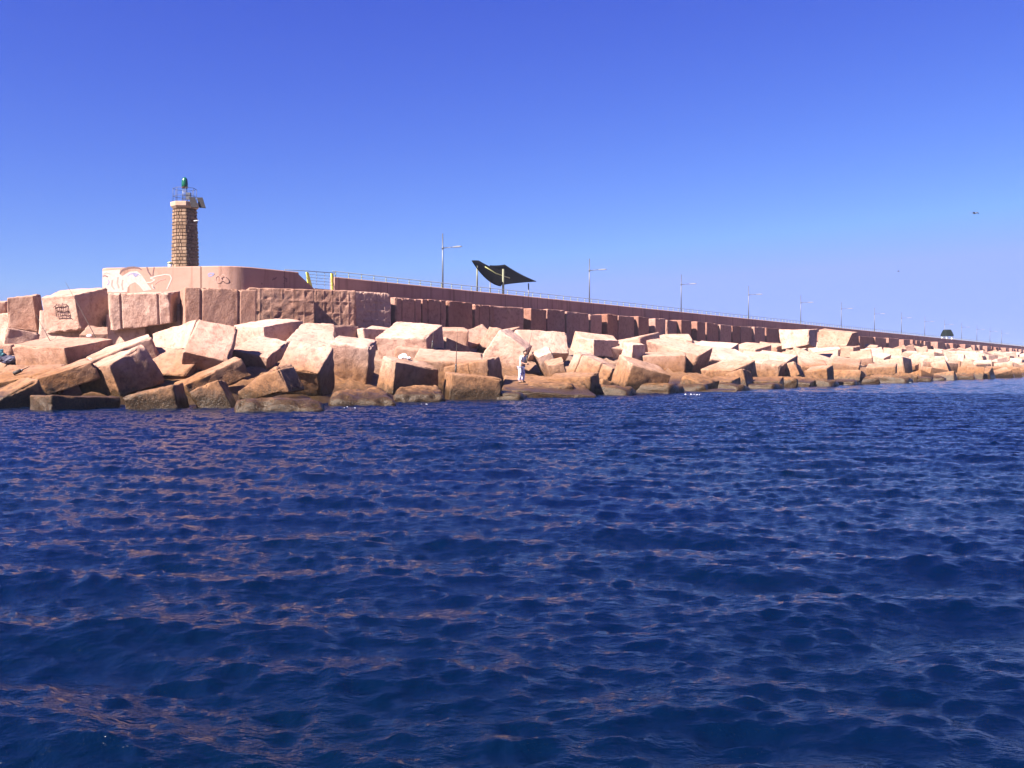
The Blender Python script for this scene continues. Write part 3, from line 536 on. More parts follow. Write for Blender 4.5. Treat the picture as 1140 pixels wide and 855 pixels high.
# ------------------------------------------------------------------ scattered blocks: gaps of the near slope and the whole far slope
rs = random.Random(21)
scat_protos = []
for k in range(8):
    d = (rs.uniform(2.0, 2.9), rs.uniform(2.0, 2.6), rs.uniform(1.9, 2.4))
    o = hexa('concrete_block', boxK((0, 0, 0), d, np.eye(3)), M['cream_block'], seed=400 + k, seg=10, r=.06, amp=.045, chip=.2)
    scat_protos.append(o)
used = [False] * 8
def scatter(x, Y, z, yaw, pt, rl, sc, label, group):
    k = rs.randrange(8)
    o = scat_protos[k]
    if used[k]:
        o = o.copy(); link(o)
    used[k] = True
    h = 1.1 * sc
    R = Matrix.Rotation(yaw, 3, 'Z') @ Matrix.Rotation(pt, 3, 'X') @ Matrix.Rotation(rl, 3, 'Y')
    me = scat_protos[k].data
    u = (x - 570) / F_PX
    o.rotation_euler = R.to_euler(); o.scale = (sc, sc, sc)
    o.location = Vector((u * Y, Y, z)) - R @ Vector((0, 0, h))
    tag(o, label, 'block', group)
    return o
# far slope
FARLAB = 'one of the many small distant concrete blocks heaped at the far right of the breakwater'
FARGRP = 'distant heaped blocks at the far right'
for row, (t, step) in enumerate(((.02, 4.4), (.22, 4.2), (.47, 4.2), (.74, 4.0))):
    x = [1006, 1000, 1012, 1000][row]
    while x < 1150:
        a, b_ = Ysh(x), Yrow(x)
        if x > 1140: a = Ysh(1140) + (x - 1140) * 1.0
        tt = t + rs.uniform(-.07, .07)
        Y = a + (b_ - a) * tt
        z = .15 + 4.4 * tt + rs.uniform(-.35, .35) + (.0 if row else -.35)
        scatter(x, Y, z, math.atan2(DV.y, DV.x) + rs.uniform(-.6, .6) if rs.random() < .6 else rs.uniform(-.5, .5), rs.uniform(-.3, .3), rs.uniform(-.35, .35), rs.uniform(.9, 1.25), FARLAB, FARGRP)
        x += step * rs.uniform(.8, 1.25) * F_PX * 39 / (Y * Y) * 1.05
# near fillers, sunk low between the placed blocks
FILL = json.loads('''[[28,60.5,3.85,-1.849632109248926,-2.0270090976793274,-5.783369399768716,1.0,"low block propping up the narrow upright block at far left"],[75,59.5,3.7,18.328092499317066,-7.897039134702027,0.0445132808353339,1.0,"low block propping up the large tilted scribbled block"],[112,60,3.7,19.91489850159691,-6.706965645071984,0.8683274908525771,1.0,"low block under the right end of the scribbled block"],[146,59.5,3.75,5.832502134180924,-7.345667752243015,-1.935686329673029,1.0,"low pink block under the grooved upright block"],[180,60.5,3.9,10.174019614687353,-0.7676652727995883,3.6010458973153447,1.0,"low block under the right end of the grooved upright block"],[214,60.5,4.2,-17.142141920168708,-4.191804760535476,-6.2248395523517654,1.0,"block filling the corner between the grooved block and the curved row"],[498,56.17,0.82,-1,13,5,1.36,"low block wedged left of the wide orange front block"],[812.4,83.89,0.54,-51,16,2,1.49,"low block wedged left of the brown peaked boulder-like block"],[858.8,91.72,0.73,-47,19,9,1.5,"low block wedged left of the pointed brown block"],[902.8,102.48,0.57,-8,17,5,1.28,"low block wedged right of the pointed brown block"],[939.9,108.76,0.72,-23,13,10,1.35,"low block wedged below the long brown box-like block"],[981.7,117.45,0.53,-25,10,-1,1.27,"low block wedged right of the long brown box-like block"],[470,60.72,1.48,0,6,6,1.19,"low block wedged right of the block with the white bag"],[738.5,86.53,1.32,-6,7,-1,1.34,"low block wedged right of the big brown shore block"],[793.2,98.1,1.74,-43,19,5,1.46,"low block wedged left of the broad pale pink block"],[844.2,105.85,1.5,-18,9,3,1.17,"low block wedged above the brown peaked boulder-like block"],[880.1,115.6,1.69,-43,14,1,1.15,"low block wedged above the pointed brown block"],[917.0,120.33,1.47,-18,23,-9,1.48,"low block wedged right of the slanted block with the black triangle"],[960.0,139.33,1.86,-17,22,-9,1.33,"low block wedged left of the broad far pinkish block"],[993.3,148.84,1.6,-5,8,4,1.4,"low block wedged right of the broad far pinkish block"],[430,66.28,2.73,-13,13,8,1.17,"low block wedged left of the broad rough-fronted block"],[490.7,72.12,2.93,6,7,2,1.37,"low block wedged left of the dark rough-faced block"],[554.5,77.4,2.74,-42,17,-6,1.17,"low block wedged left of the big tilted block behind the person"],[603.2,81.22,2.6,-53,20,-3,1.34,"low block wedged below the big smooth bright block above the person"],[663.0,86.58,2.6,13,24,7,1.36,"low block wedged above the seamed slanting block"],[707.3,93.96,2.52,-42,10,-8,1.42,"low block wedged below the narrow reddish dark face"],[748.3,103.32,3.07,-3,14,0,1.28,"low block wedged left of the largest bright block"],[789.3,109.06,2.66,-19,10,-1,1.24,"low block wedged right of the pale block against the wall right of the largest one"],[836.0,114.97,2.31,-51,11,7,1.43,"low block wedged right of the broad pale pink block"],[875.9,125.85,2.39,-34,20,10,1.25,"low block wedged left of the slanted block with the black triangle"],[914.6,142.1,3.04,9,23,-8,1.46,"low block wedged above the slanted block with the black triangle"],[943.8,146.73,2.6,-31,21,-2,1.32,"low block wedged below the long pale block under the standing pair"],[971.0,157.43,2.56,-15,14,-6,1.36,"low block wedged below the broad far pinkish block"],[998.2,170.02,2.48,-42,19,3,1.34,"low block wedged below the first far square block"]]''')
for (x, Y, z, yaw, pt, rl, sc, lab) in FILL:
    scatter(x, Y, z, rad(yaw), rad(pt), rad(rl), sc, lab, GROUP)
LEDGE = json.loads('''[[545,50.38,0.37,-9,"low wet brown ledge at the waterline under the wide orange front block"],[613.4,55.19,0.56,1,"low wet brown ledge at the waterline in front of the ledge the person stands on"],[665.5,57.99,0.37,-24,"low wet brown ledge at the waterline just right of the ledge the person stands on"],[723.6,61.97,0.55,-32,"low wet brown ledge at the waterline below the seamed slanting block"],[769.3,65.94,0.28,-16,"low wet brown ledge at the waterline left of the big brown shore block"],[803.3,69.23,0.27,-45,"low wet brown ledge at the waterline under the big brown shore block"],[845.5,73.57,0.3,-38,"low wet brown ledge at the waterline right of the big brown shore block"],[873.2,78.02,0.6,-19,"low wet brown ledge at the waterline left of the flat waterline slab"],[903.4,82.53,0.43,-40,"low wet brown ledge at the waterline right of the flat waterline slab"],[935.8,87.31,0.34,-32,"low wet brown ledge at the waterline below the low wide brown shore block"],[962.7,92.48,0.46,-10,"one of the small distant wet ledges along the far right waterline"],[990.2,99.0,0.49,-44,"one of the small distant wet ledges along the far right waterline"],[1014.9,106.53,0.49,-9,"one of the small distant wet ledges along the far right waterline"],[1040.7,113.5,0.3,-27,"one of the small distant wet ledges along the far right waterline"],[1064.2,121.42,0.37,-15,"one of the small distant wet ledges along the far right waterline"],[1083.2,129.13,0.44,-8,"one of the small distant wet ledges along the far right waterline"],[1098.3,135.17,0.52,-18,"one of the small distant wet ledges along the far right waterline"],[1113.3,142.24,0.32,-23,"one of the small distant wet ledges along the far right waterline"],[1133.8,153.32,0.32,-18,"one of the small distant wet ledges along the far right waterline"]]''')
lp = [hexa('rock_ledge', boxK((0, 0, 0), d, np.eye(3)), M['block'], seed=500 + q, seg=14, r=.35, amp=.15, chip=.3) for q, d in enumerate(((3.0, 2.2, 1.4), (2.4, 1.8, 1.3), (3.6, 2.0, 1.4)))]
for q, (x, Y, z, yaw, lab) in enumerate(LEDGE):
    o = lp[q] if q < 3 else lp[q % 3].copy()
    if q >= 3: link(o)
    u = (x - 570) / F_PX
    o.location = (u * Y, Y, z - 1.35); o.rotation_euler = (rad(rs.uniform(-3, 7)), rad(rs.uniform(-6, 6)), rad(yaw)); sc = rs.uniform(.85, 1.2); o.scale = (sc, sc, 1)
    tag(o, lab, 'rock', 'rock ledges at the waterline')
for k in range(8):
    if not used[k]:
        bpy.data.objects.remove(scat_protos[k])

# ------------------------------------------------------------------ promenade deck, parapet, head wall
ZT = 7.88
def parapet():
    m = MB()
    s0, s1 = s_of(373, 50), 470
    n = 60
    prof = [(50.0, 3.4), (50.0, ZT - .06), (50.06, ZT), (50.42, ZT), (50.46, ZT - .05), (50.46, 3.4)]
    V = []; F = []
    ss = [s0 + (s1 - s0) * (i / n) ** 1.5 for i in range(n + 1)]
    for s_ in ss:
        for (D, z) in prof: V.append(sd(s_, D, z))
    k = len(prof)
    for i in range(n):
        for j in range(k - 1): F.append((i * k + j, (i + 1) * k + j, (i + 1) * k + j + 1, i * k + j + 1))
    F.append(tuple(range(k))); F.append(tuple(n * k + j for j in range(k)))
    m.add(V, F)
    o = m.build('parapet_wall', M['parapet'], loc=sd(s0, 50.2, 3.4))
    tag(o, 'long straight salmon concrete parapet running above the upright blocks into the distance', 'wall')
parapet()

HP1 = at(113, 299.2, 63.8); HP2 = at(236, 297.4, 62.6)
HA = Vector((HP1.x, HP1.y, 0)); HB = Vector((HP2.x, HP2.y, 0))
ZH = 7.95
def head_line():
    """plan polyline of the head wall's outer face"""
    pts = []
    back = HA + Vector((-1.5, 9.0, 0))
    pts.append(back); pts.append(HA + Vector((-.25, 1.2, 0)))
    pts += [HA + Vector((-.08, .35, 0)), HA + Vector((.25, .0, 0)) * 1.0]
    dir1 = (HB - HA).normalized()
    end = sd(s_of(333, 50.0), 50.0); cor = sd(s_of(284, 50.0), 50.0)
    pts[-1] = HA + dir1 * .3
    for i in range(1, 13): pts.append(HA + dir1 * ((HB - HA).length * i / 12))
    # smooth corner
    p0 = pts[-1]; p2 = cor; X = None
    # control point: intersection of the two lines
    a = dir1; b = DV
    den = a.x * b.y - a.y * b.x
    t = ((cor.x - p0.x) * b.y - (cor.y - p0.y) * b.x) / den
    c = p0 + a * max(.1, t)
    for i in range(1, 9):
        q = i / 8
        pts.append(p0 * (1 - q) ** 2 + c * 2 * q * (1 - q) + p2 * q * q)
    for i in range(1, 9): pts.append(cor + (end - cor) * i / 8)
    return pts
HL = head_line()
def promenade():
    m = MB()
    s_a, s_b = s_of(338, 50.6), 470
    inner = []
    for i in range(len(HL) - 1, -1, -1):
        t = (HL[min(len(HL) - 1, i + 1)] - HL[max(0, i - 1)]).normalized()
        inner.append(HL[i] + Vector((-t.y, t.x, 0)) * .5)
    poly = [sd(s_b, 66), sd(s_b, 50.5)] + inner + [sd(46, 66)]
    m.prism([Vector((p.x, p.y, -2)) for p in poly], (0, 0, 9.0))
    o = m.build('promenade', M['deck']); tag(o, kind='structure')
promenade()
def head_wall():
    root = empty('head_wall', (HB.x, HB.y, 3.4), 'rounded salmon wall below the lighthouse with a painted face mural', 'wall')
    off = Vector(root.location)
    m = MB(); V = []; F = []
    n = len(HL)
    nor = []
    for i in range(n):
        t = (HL[min(n - 1, i + 1)] - HL[max(0, i - 1)]).normalized()
        nor.append(Vector((-t.y, t.x, 0)))
    for i, p in enumerate(HL):
        q = p + nor[i] * .45
        V += [(p.x, p.y, 3.4), (p.x, p.y, ZH - .05), (p.x + nor[i].x * .05, p.y + nor[i].y * .05, ZH), (q.x, q.y, ZH), (q.x, q.y, 3.4)]
    for i in range(n - 1):
        for j in range(1, 4): F.append((i * 5 + j, (i + 1) * 5 + j, (i + 1) * 5 + j + 1, i * 5 + j + 1))
    m.add([V[i * 5 + j] for i in range(n) for j in (0, 1)], [(i * 2, i * 2 + 2, i * 2 + 3, i * 2 + 1) for i in range(2, n - 1)], smooth=True)
    m.add([V[i * 5 + j] for i in range(3) for j in (0, 1)], [(i * 2, i * 2 + 2, i * 2 + 3, i * 2 + 1) for i in range(2)])
    F.append(tuple(range(5))); F.append(tuple((n - 1) * 5 + j for j in range(5)))
    m.add(V, F, smooth=False)
    # stepped end towards the stair
    e = HL[-1]
    z = ZH
    for k in range(4):
        z2 = ZH - .04 - .26 * (k + 1)
        a = e + DV * (.42 * k + .002); b = e + DV * (.42 * (k + 1))
        m.prism([Vector((a.x, a.y, 3.4)), Vector((b.x, b.y, 3.4)), Vector((b.x, b.y, z2 - .12)), Vector((a.x, a.y, z2 + .14))], -NV * .45)
    wall = m.build('wall_face', M['parapet'], root, loc=None)
    for v in wall.data.vertices: v.co -= off
    # ---- mural paint on the left face, a thin coat 6 mm proud
    d1 = (HB - HA).normalized(); nn = Vector((d1.y, -d1.x, 0))
    def onwall(x, y, pr=.006):
        r = ray(x, y); o = Vector((0, 0, EYE))
        t = (HA - o).dot(nn) / r.dot(nn)
        return o + r * t + nn * pr
    def zz(pts): return [(100 + a / 9.5, 280 + b / 9.5) for a, b in pts]
    def patch(mb, pts, pr, mi):
        P = [onwall(x, y, pr) for x, y in pts]
        mb.prism(P, nn * -.003, mi)
    def stroke(mb, pts, w, pr, mi):
        for i in range(len(pts) - 1):
            (xa, ya), (xb, yb) = pts[i], pts[i + 1]
            L_ = math.hypot(xb - xa, yb - ya) or 1
            w0 = w[i] if isinstance(w, list) else w; w1 = w[i + 1] if isinstance(w, list) else w
            px, py = -(yb - ya) / L_, (xb - xa) / L_
            patch(mb, [(xa + px * w0, ya + py * w0), (xb + px * w1, yb + py * w1), (xb - px * w1, yb - py * w1), (xa - px * w0, ya - py * w0)], pr + i * .0002, mi)
    mu = MB()
    patch(mu, zz([(135, 208), (240, 196), (322, 190), (316, 240), (345, 260), (420, 214), (500, 208), (548, 246), (585, 300), (610, 342), (655, 405), (570, 420), (525, 362), (480, 325), (432, 345), (404, 380), (396, 428), (330, 432), (250, 430), (135, 425)]), .006, 0)
    patch(mu, zz([(405, 250), (450, 226), (520, 232), (552, 262), (520, 292), (452, 298), (415, 285)]), .010, 0)
    stroke(mu, zz([(322, 238), (335, 208), (365, 186), (410, 172), (470, 168), (520, 174), (552, 196)]), [.35, .7, 1.0, 1.1, 1.0, .8, .3], .012, 1)
    stroke(mu, zz([(398, 262), (425, 240), (470, 232), (510, 240), (540, 256)]), [.25, .5, .75, .6, .2], .016, 2)
    patch(mu, zz([(462, 236), (510, 240), (505, 262), (485, 270), (465, 260)]), .020, 2)
    stroke(mu, zz([(140, 262), (165, 256), (195, 270)]), .6, .012, 1)
    stroke(mu, zz([(150, 238), (180, 226), (215, 240)]), .4, .012, 3)
    stroke(mu, zz([(196, 300), (208, 325), (196, 350), (182, 352)]), .5, .012, 2)
    stroke(mu, zz([(240, 300), (232, 360), (262, 400)]), .75, .012, 3)
    stroke(mu, zz([(300, 270), (292, 330), (310, 390)]), .75, .012, 3)
    stroke(mu, zz([(350, 300), (340, 350), (352, 410)]), .75, .012, 3)
    stroke(mu, zz([(606, 166), (620, 215), (650, 256)]), .8, .012, 1)
    stroke(mu, zz([(682, 166), (672, 215), (668, 262)]), .5, .012, 1)
    stroke(mu, zz([(600, 330), (650, 325), (690, 300), (640, 282), (700, 262), (800, 243), (850, 250), (866, 285), (842, 345), (815, 402)]), .7, .012, 0)
    stroke(mu, zz([(690, 345), (740, 305), (800, 290)]), .45, .012, 3)
    stroke(mu, zz([(660, 350), (668, 385), (690, 392)]), .9, .012, 0)
    stroke(mu, zz([(676, 372), (688, 392)]), .6, .016, 1)
    o = mu.build('face_mural', [M['paintwhite'], M['paintdark'], M['paintblue'], M['paintrose']], root)
    for v in o.data.vertices: v.co -= off
    # ---- scribbles: one on the left face, one on the straight side
    g = MB()
    stroke(g, [(231.5, 306), (234, 304.2), (238.5, 304.5), (236, 307), (232, 307.5)], .8, .006, 0)
    for (cx, cy, r_) in ((243, 311, 3.0), (248.5, 309, 2.6)):
        stroke(g, [(cx + r_ * math.cos(a * .7), cy + r_ * 1.3 * math.sin(a * .7)) for a in range(10)], .35, .006, 1)
    def onside(x, y, pr=.008):
        r = ray(x, y); o_ = Vector((0, 0, EYE)); p0 = sd(0, 50.0)
        t = (p0 - o_).dot(NV) / r.dot(NV)
        return o_ + r * t + NV * pr
    rr = random.Random(3)
    for (cx, cy, w, h) in ((307, 310.5, 4, 2), (315, 313.5, 5, 3.5), (317, 311, 4, 3), (291.5, 316, 1, 1)):
        pts = [(cx + rr.uniform(-w, w), cy + rr.uniform(-h, h)) for _ in range(5)]
        for i in range(4):
            (xa, ya), (xb, yb) = pts[i], pts[i + 1]
            P = [onside(xa, ya - .5, .008 + i * .0003), onside(xb, yb - .5, .008 + i * .0003), onside(xb, yb + .5, .008 + i * .0003), onside(xa, ya + .5, .008 + i * .0003)]
            g.prism(P, NV * -.002, 2)
    o = g.build('graffiti', [M['paintblue'], M['paintrose'], M['sprayblack']], root)
    for v in o.data.vertices: v.co -= off
head_wall()

# scribble on the big tilted block of the head
def block_graffiti(blk, K):
    K = [Vector(p) for p in K]
    a, b_, c, d = K[4], K[5], K[1], K[0]      # front face: TL TR BR BL
    nrm = (b_ - a).cross(d - a).normalized()
    if nrm.y > 0: nrm = -nrm
    def q(u, v): return (a * (1 - u) + b_ * u) * (1 - v) + (d * (1 - u) + c * u) * v + nrm * .05
    g = MB()
    def line(pts, w=.03):
        for i in range(len(pts) - 1):
            g.tube([q(*pts[i]), q(*pts[i + 1])], .024, 5)
    line([(.42, .26), (.75, .24), (.74, .60), (.40, .56), (.42, .26)])
    line([(.53, .22), (.52, .60)]); line([(.64, .2), (.64, .56)]); line([(.41, .38), (.74, .40)]); line([(.45, .48), (.76, .50)])
    line([(.36, .30), (.48, .22)]); line([(.66, .50), (.80, .62)])
    o = g.build('graffiti', M['sprayblack'], None)
    off = Vector(blk.location)
    for v in o.data.vertices: v.co -= off
    o.parent = blk
block_graffiti(blocks['L2'], FIT['L2'])

# ------------------------------------------------------------------ lighthouse
def lighthouse():
    Yc = 67.5
    base = at(206.3, 297, Yc); 
    zb = 6.9; k = Yc / F_PX
    root = empty('lighthouse', (base.x, base.y, zb), 'octagonal brown stone lighthouse tower with a green lantern on top', 'lighthouse')
    def Z(y): return at(206, y, Yc).z - zb
    r0, r1 = 14.4 * k / .924, 12.0 * k / .924
    zt = Z(233)
    core = MB(); st = MB()
    rr = random.Random(8)
    def ring(r, z): return [Vector((r * math.cos(rad(22.5 + 45 * i + 0)), r * math.sin(rad(22.5 + 45 * i)), z)) for i in range(8)]
    A, B_ = ring(r0 - .05, -.6), ring(r1 - .05, zt)
    core.add(A + B_, [(i, (i + 1) % 8, 8 + (i + 1) % 8, 8 + i) for i in range(8)] + [tuple(range(8))[::-1], tuple(range(8, 16))])
    zc = -.5; nc = 0
    while zc < zt - .05:
        hc = min(rr.uniform(.17, .26), zt - zc)
        for i in range(8):
            a0, a1 = rad(22.5 + 45 * i), rad(22.5 + 45 * (i + 1))
            ra = r0 + (r1 - r0) * (zc + .6) / (zt + .6); rb = r0 + (r1 - r0) * (zc + hc + .6) / (zt + .6)
            cuts = [0.0]
            quoin = .2 if (nc + i) % 2 else .32
            cuts += [quoin]
            while cuts[-1] < .7: cuts.append(min(1, cuts[-1] + rr.uniform(.2, .36)))
            cuts[-1] = 1.0
            for j in range(len(cuts) - 1):
                pr = rr.uniform(-.01, .03); g = .008
                def pt(u, r, z, out):
                    p = Vector((math.cos(a0), math.sin(a0), 0)) * (1 - u) + Vector((math.cos(a1), math.sin(a1), 0)) * u
                    nm = Vector((math.cos((a0 + a1) / 2), math.sin((a0 + a1) / 2), 0))
                    return p * r + nm * out + Vector((0, 0, z))
                u0, u1 = cuts[j] + g, cuts[j + 1] - g
                lo, hi = zc + .012, zc + hc - .012
                V = [pt(u0, ra, lo, -.06), pt(u1, ra, lo, -.06), pt(u1, rb, hi, -.06), pt(u0, rb, hi, -.06),
                     pt(u0 + .02, ra, lo + .02, pr), pt(u1 - .02, ra, lo + .02, pr), pt(u1 - .02, rb, hi - .02, pr), pt(u0 + .02, rb, hi - .02, pr)]
                st.add(V, [(4, 5, 6, 7), (0, 1, 5, 4), (1, 2, 6, 5), (2, 3, 7, 6), (3, 0, 4, 7)])
        zc += hc; nc += 1
    sh = st.build('stone_shaft', M['tower'], root)
    co = core.build('mortar_core', M['mortar'], sh)
    # cornice slab, octagonal with a chamfer below
    cm = MB(); V = []; F = []
    prof = [(r1 + .0, zt + .002), (13.9 * k / .924, Z(230.6)), (14.2 * k / .924, Z(226.6)), (14.0 * k / .924, Z(226))]
    for r, z in prof: V += ring(r, z)
    for j in range(len(prof) - 1):
        F += [(j * 8 + i, j * 8 + (i + 1) % 8, (j + 1) * 8 + (i + 1) % 8, (j + 1) * 8 + i) for i in range(8)]
    F += [tuple(range(8))[::-1], tuple((len(prof) - 1) * 8 + i for i in range(8))]
    cm.add(V, F)
    cm.build('gallery_slab', M['cap'], root)
    zg = Z(226)
    # railing
    rl = MB(); R_ = 12.4 * k; zr = Z(210.4)
    P = [Vector((R_ * math.cos(rad(22.5 + 45 * i)), R_ * math.sin(rad(22.5 + 45 * i)), 0)) for i in range(8)]
    for i in range(8):
        rl.tube([P[i] + Vector((0, 0, zg)), P[i] + Vector((0, 0, zr))], .016, 6)
        for z in (zr, (zr + zg) / 2 - .05):
            rl.tube([P[i] + Vector((0, 0, z)), P[(i + 1) % 8] + Vector((0, 0, z))], .014, 6)
    rl.build('railing', M['darkrail'], root)
    # mast of the lantern
    mm = MB()
    for dx, dy in ((-.14, 0), (.14, .02), (0, -.14)):
        mm.tube([Vector((dx * 1.3, dy * 1.3, zg)), Vector((dx * .9, dy * .9, Z(209.2)))], .022, 6)
    mm.lathe((0, 0, Z(209.6)), [(.2, 0), (.21, .05), (.12, .08)], 12)
    for q in range(3): mm.tube([Vector((-.16, 0, zg + .25 + .25 * q)), Vector((.16, .02, zg + .25 + .25 * q))], .015, 5)
    mm.build('lantern_mast', M['steel'], root)
    bx = MB(); bx.box((.34, -.25, zg + .42), (.3, .24, .45)); bx.build('battery_box', M['steel'], root)
    ln = MB(); lx = 0.0
    ln.lathe((lx, 0, Z(208.6)), [(.16, 0), (.205, .05), (.21, .22), (.195, .42), (.16, .58), (.09, .66), (.02, .68)], 16)
    lan = ln.build('lantern', M['green'], root)
    lb = MB(); lb.lathe((lx, 0, Z(208.6) - .05), [(.19, 0), (.22, .03), (.19, .049)], 14); lb.build('lantern_base', M['red'], lan)
    # two tilted solar panels leaning out to the right front
    def PP(x, y, dd): 
        p = at(x, y, Yc + dd); return Vector((p.x - base.x, p.y - base.y, p.z - zb))
    for quad, dd in (([(210.6, 219.3), (217.2, 219.6), (221.2, 230.8), (212.8, 230.6)], -.85), ([(219.2, 219.8), (225.6, 219.9), (229.2, 231.4), (221.8, 230.9)], -.45)):
        Q = [PP(quad[0][0], quad[0][1], dd + .25), PP(quad[1][0], quad[1][1], dd + .25), PP(quad[2][0], quad[2][1], dd - .2), PP(quad[3][0], quad[3][1], dd - .2)]
        n_ = (Q[1] - Q[0]).cross(Q[3] - Q[0]).normalized()
        if n_.y > 0: n_ = -n_
        pm = MB(); pm.prism(Q, -n_ * .045)
        pn = pm.build('solar_panel', M['panel'], root)
        br = MB(); c = (Q[0] + Q[1] + Q[2] + Q[3]) / 4 - n_ * .05
        br.tube([c, Vector((c.x * .7, c.y * .45, zg + .3))], .025, 6); br.build('bracket', M['railsteel'], pn)
    # short pipe stub on the shaft
    pb = MB(); pb.tube([PP(216, 246, -.9), PP(221.5, 245.5, -.8)], .03, 6); pb.build('pipe_stub', M['white'], root)
lighthouse()
# white marker post by the tower
def marker():
    Y = 65.0; b_ = at(189.3, 297, Y); z0 = 7.0
    r = empty('marker_post', (b_.x, b_.y, z0), 'short white post standing beside the foot of the lighthouse', 'post')
    m = MB(); zt = at(189, 291.5, Y).z - z0
    m.lathe((0, 0, 0), [(.13, 0), (.12, zt * .8), (.12, zt - .12)], 10); m.build('post', M['white'], r)
    m = MB(); m.lathe((0, 0, zt - .118), [(.16, 0), (.17, .06), (.06, .12)], 10); m.build('cap', M['cream'], r)
marker()

# ------------------------------------------------------------------ rails
def railing():
    s0 = s_of(374, 50.25)
    r = empty('parapet_railing', sd(s0, 50.25, ZT), 'long thin grey railing along the top of the straight parapet', 'railing')
    off = Vector(r.location); h = .40
    n_ind = 90; s_ = s0; k = 0; far = MB()
    while s_ < 440:
        m = MB() if k < n_ind else far
        m.box(sd(s_, 50.25, ZT + h / 2) - off, (.035, .035, h - .01), R=Matrix.Rotation(math.atan2(DV.y, DV.x), 3, 'Z'))
        if k < n_ind: m.build('post', M['cream'], r)
        s_ += 1.3; k += 1
    o = far.build('far_posts', M['cream'], r); tag(o, kind='stuff')
    m = MB(); m.tube([sd(s0 - .3, 50.25, ZT + h) - off, sd(440, 50.25, ZT + h) - off], .03, 6); m.build('top_rail', M['railsteel'], r)
    m = MB(); m.tube([sd(s0 - .3, 50.25, ZT + h * .45) - off, sd(440, 50.25, ZT + h * .45) - off], .016, 6); m.build('lower_rail', M['railsteel'], r)
railing()
def stair():
    s0 = s_of(317, 51.0)
    b_ = sd(s_of(357, 50.3), 50.3, 6.7)
    r = empty('stair_railing', b_, 'grey stair railing with two slanted yellow posts at the gap in the wall', 'railing')
    off = Vector(r.location)
    def P(x, y, D): 
        return at(x, y, Yat(x, D)) - off
    for (xa, ya, xb, yb) in ((342.0, 303.0, 346.0, 322.5), (369.5, 304.5, 372.3, 323.0)):
        m = MB()
        a, c = P(xa, ya, 50.2), P(xb, yb, 50.2)
        ax = (c - a).normalized(); 
        w0, w1 = .09, .2
        V = []
        for p, w in ((a, w0), (c, w1)):
            for sx, sy in ((-1, -1), (1, -1), (1, 1), (-1, 1)): V.append(p + DV * sx * w + NV * sy * .04)
        m.add(V, [(0, 1, 2, 3), (7, 6, 5, 4), (0, 4, 5, 1), (1, 5, 6, 2), (2, 6, 7, 3), (3, 7, 4, 0)])
        m.build('yellow_post', M['yellow'], r)
    m = MB(); m.tube([P(317, 300.2, 50.35), P(343, 301.8, 50.35), P(374, 304.2, 50.35)], .028, 6); m.build('handrail', M['railsteel'], r)
    for k in range(4):
        f = (k + 1) / 5
        m = MB(); m.tube([P(343.5 + f * 2.5, 302 + 17 * f, 50.35), P(370.5 + f * 1.2, 304.3 + 17 * f, 50.35)], .015, 5); m.build('bar', M['railsteel'], r)
    m = MB()
    for x in (352.5, 361.5): m.tube([P(x, 302.7 + (x - 350) * .06, 50.35), P(x, 321, 50.35)], .015, 5)
    m.tube([P(317.5, 300.2, 50.6), P(317.5, 308, 50.6)], .02, 5)
    m.build('uprights', M['railsteel'], r)
    # landing step
    m = MB(); a, b2 = s_of(346, 50.6), s_of(373, 50.6) - .01
    m.prism([sd(a, 50.2, 3.4), sd(b2, 50.2, 3.4), sd(b2, 50.2, 6.98), sd(a, 50.2, 6.98)], -NV * .29)
    o = m.build('landing_wall', M['parapet'], loc=sd(a, 50.2, 3.4)); tag(o, 'short low salmon wall closing the stair gap between the yellow posts', 'wall')
stair()

# ------------------------------------------------------------------ lamp posts
LAMPX = [493, 656, 758, 833, 891, 936, 973, 1003, 1029, 1051, 1070, 1087, 1101.5, 1114.5]
LAMPL = ['tall grey lamp post nearest the viewer, just left of the dark canopy', 'grey lamp post standing alone just right of the dark canopy',
 'grey lamp post, third from the left along the parapet', 'grey lamp post, fourth from the left along the parapet', 'grey lamp post above the big pale block that stands in the row',
 'grey lamp post, sixth from the left, above the second big pale block', 'faint lamp post, seventh from the left', 'faint lamp post, eighth from the left along the parapet',
 'faint lamp post two posts left of the green pavilion', 'faint lamp post rising behind the far green pavilion', 'faint lamp post first to the right of the green pavilion',
 'tiny faint lamp post second to the right of the green pavilion', 'tiny faint lamp post second from the right edge', 'tiniest faint lamp post close to the right edge']
def lamp():
    r = empty('lamp_post', (0, 0, 0), LAMPL[0], 'lamp post', 'lamp posts along the promenade')
    H_ = 6.0; ah = 4.75
    m = MB(); m.tube([(0, 0, 0), (0, 0, 2.5), (0, 0, H_)], [.085, .07, .045], 10); m.tube([(0, 0, 0), (0, 0, .25)], .14, 10); m.build('pole', M['steel'], r)
    m = MB(); m.tube([(.06, 0, ah), (1.15, 0, ah + .02)], [.04, .032], 8); m.tube([(0, 0, ah - .1), (0, 0, ah + .1)], .09, 8); m.build('arm', M['steel'], r)
    m = MB(); V = []; F = []
    prof = [(1.1, .05, .04), (1.25, .11, .06), (1.7, .14, .07), (2.0, .11, .05), (2.08, .05, .03)]
    for (x, w, h) in prof:
        V += [(x, -w, ah), (x, -w * .7, ah + h), (x, w * .7, ah + h), (x, w, ah), (x, w * .6, ah - h * .6), (x, -w * .6, ah - h * .6)]
    for i in range(4): F += [(i * 6 + j, i * 6 + (j + 1) % 6, (i + 1) * 6 + (j + 1) % 6, (i + 1) * 6 + j) for j in range(6)]
    F += [tuple(range(6)), tuple(24 + j for j in range(6))]
    m.add(V, F, smooth=True); m.build('lamp_head', M['lamphead'], r)
    return r
L0 = lamp()
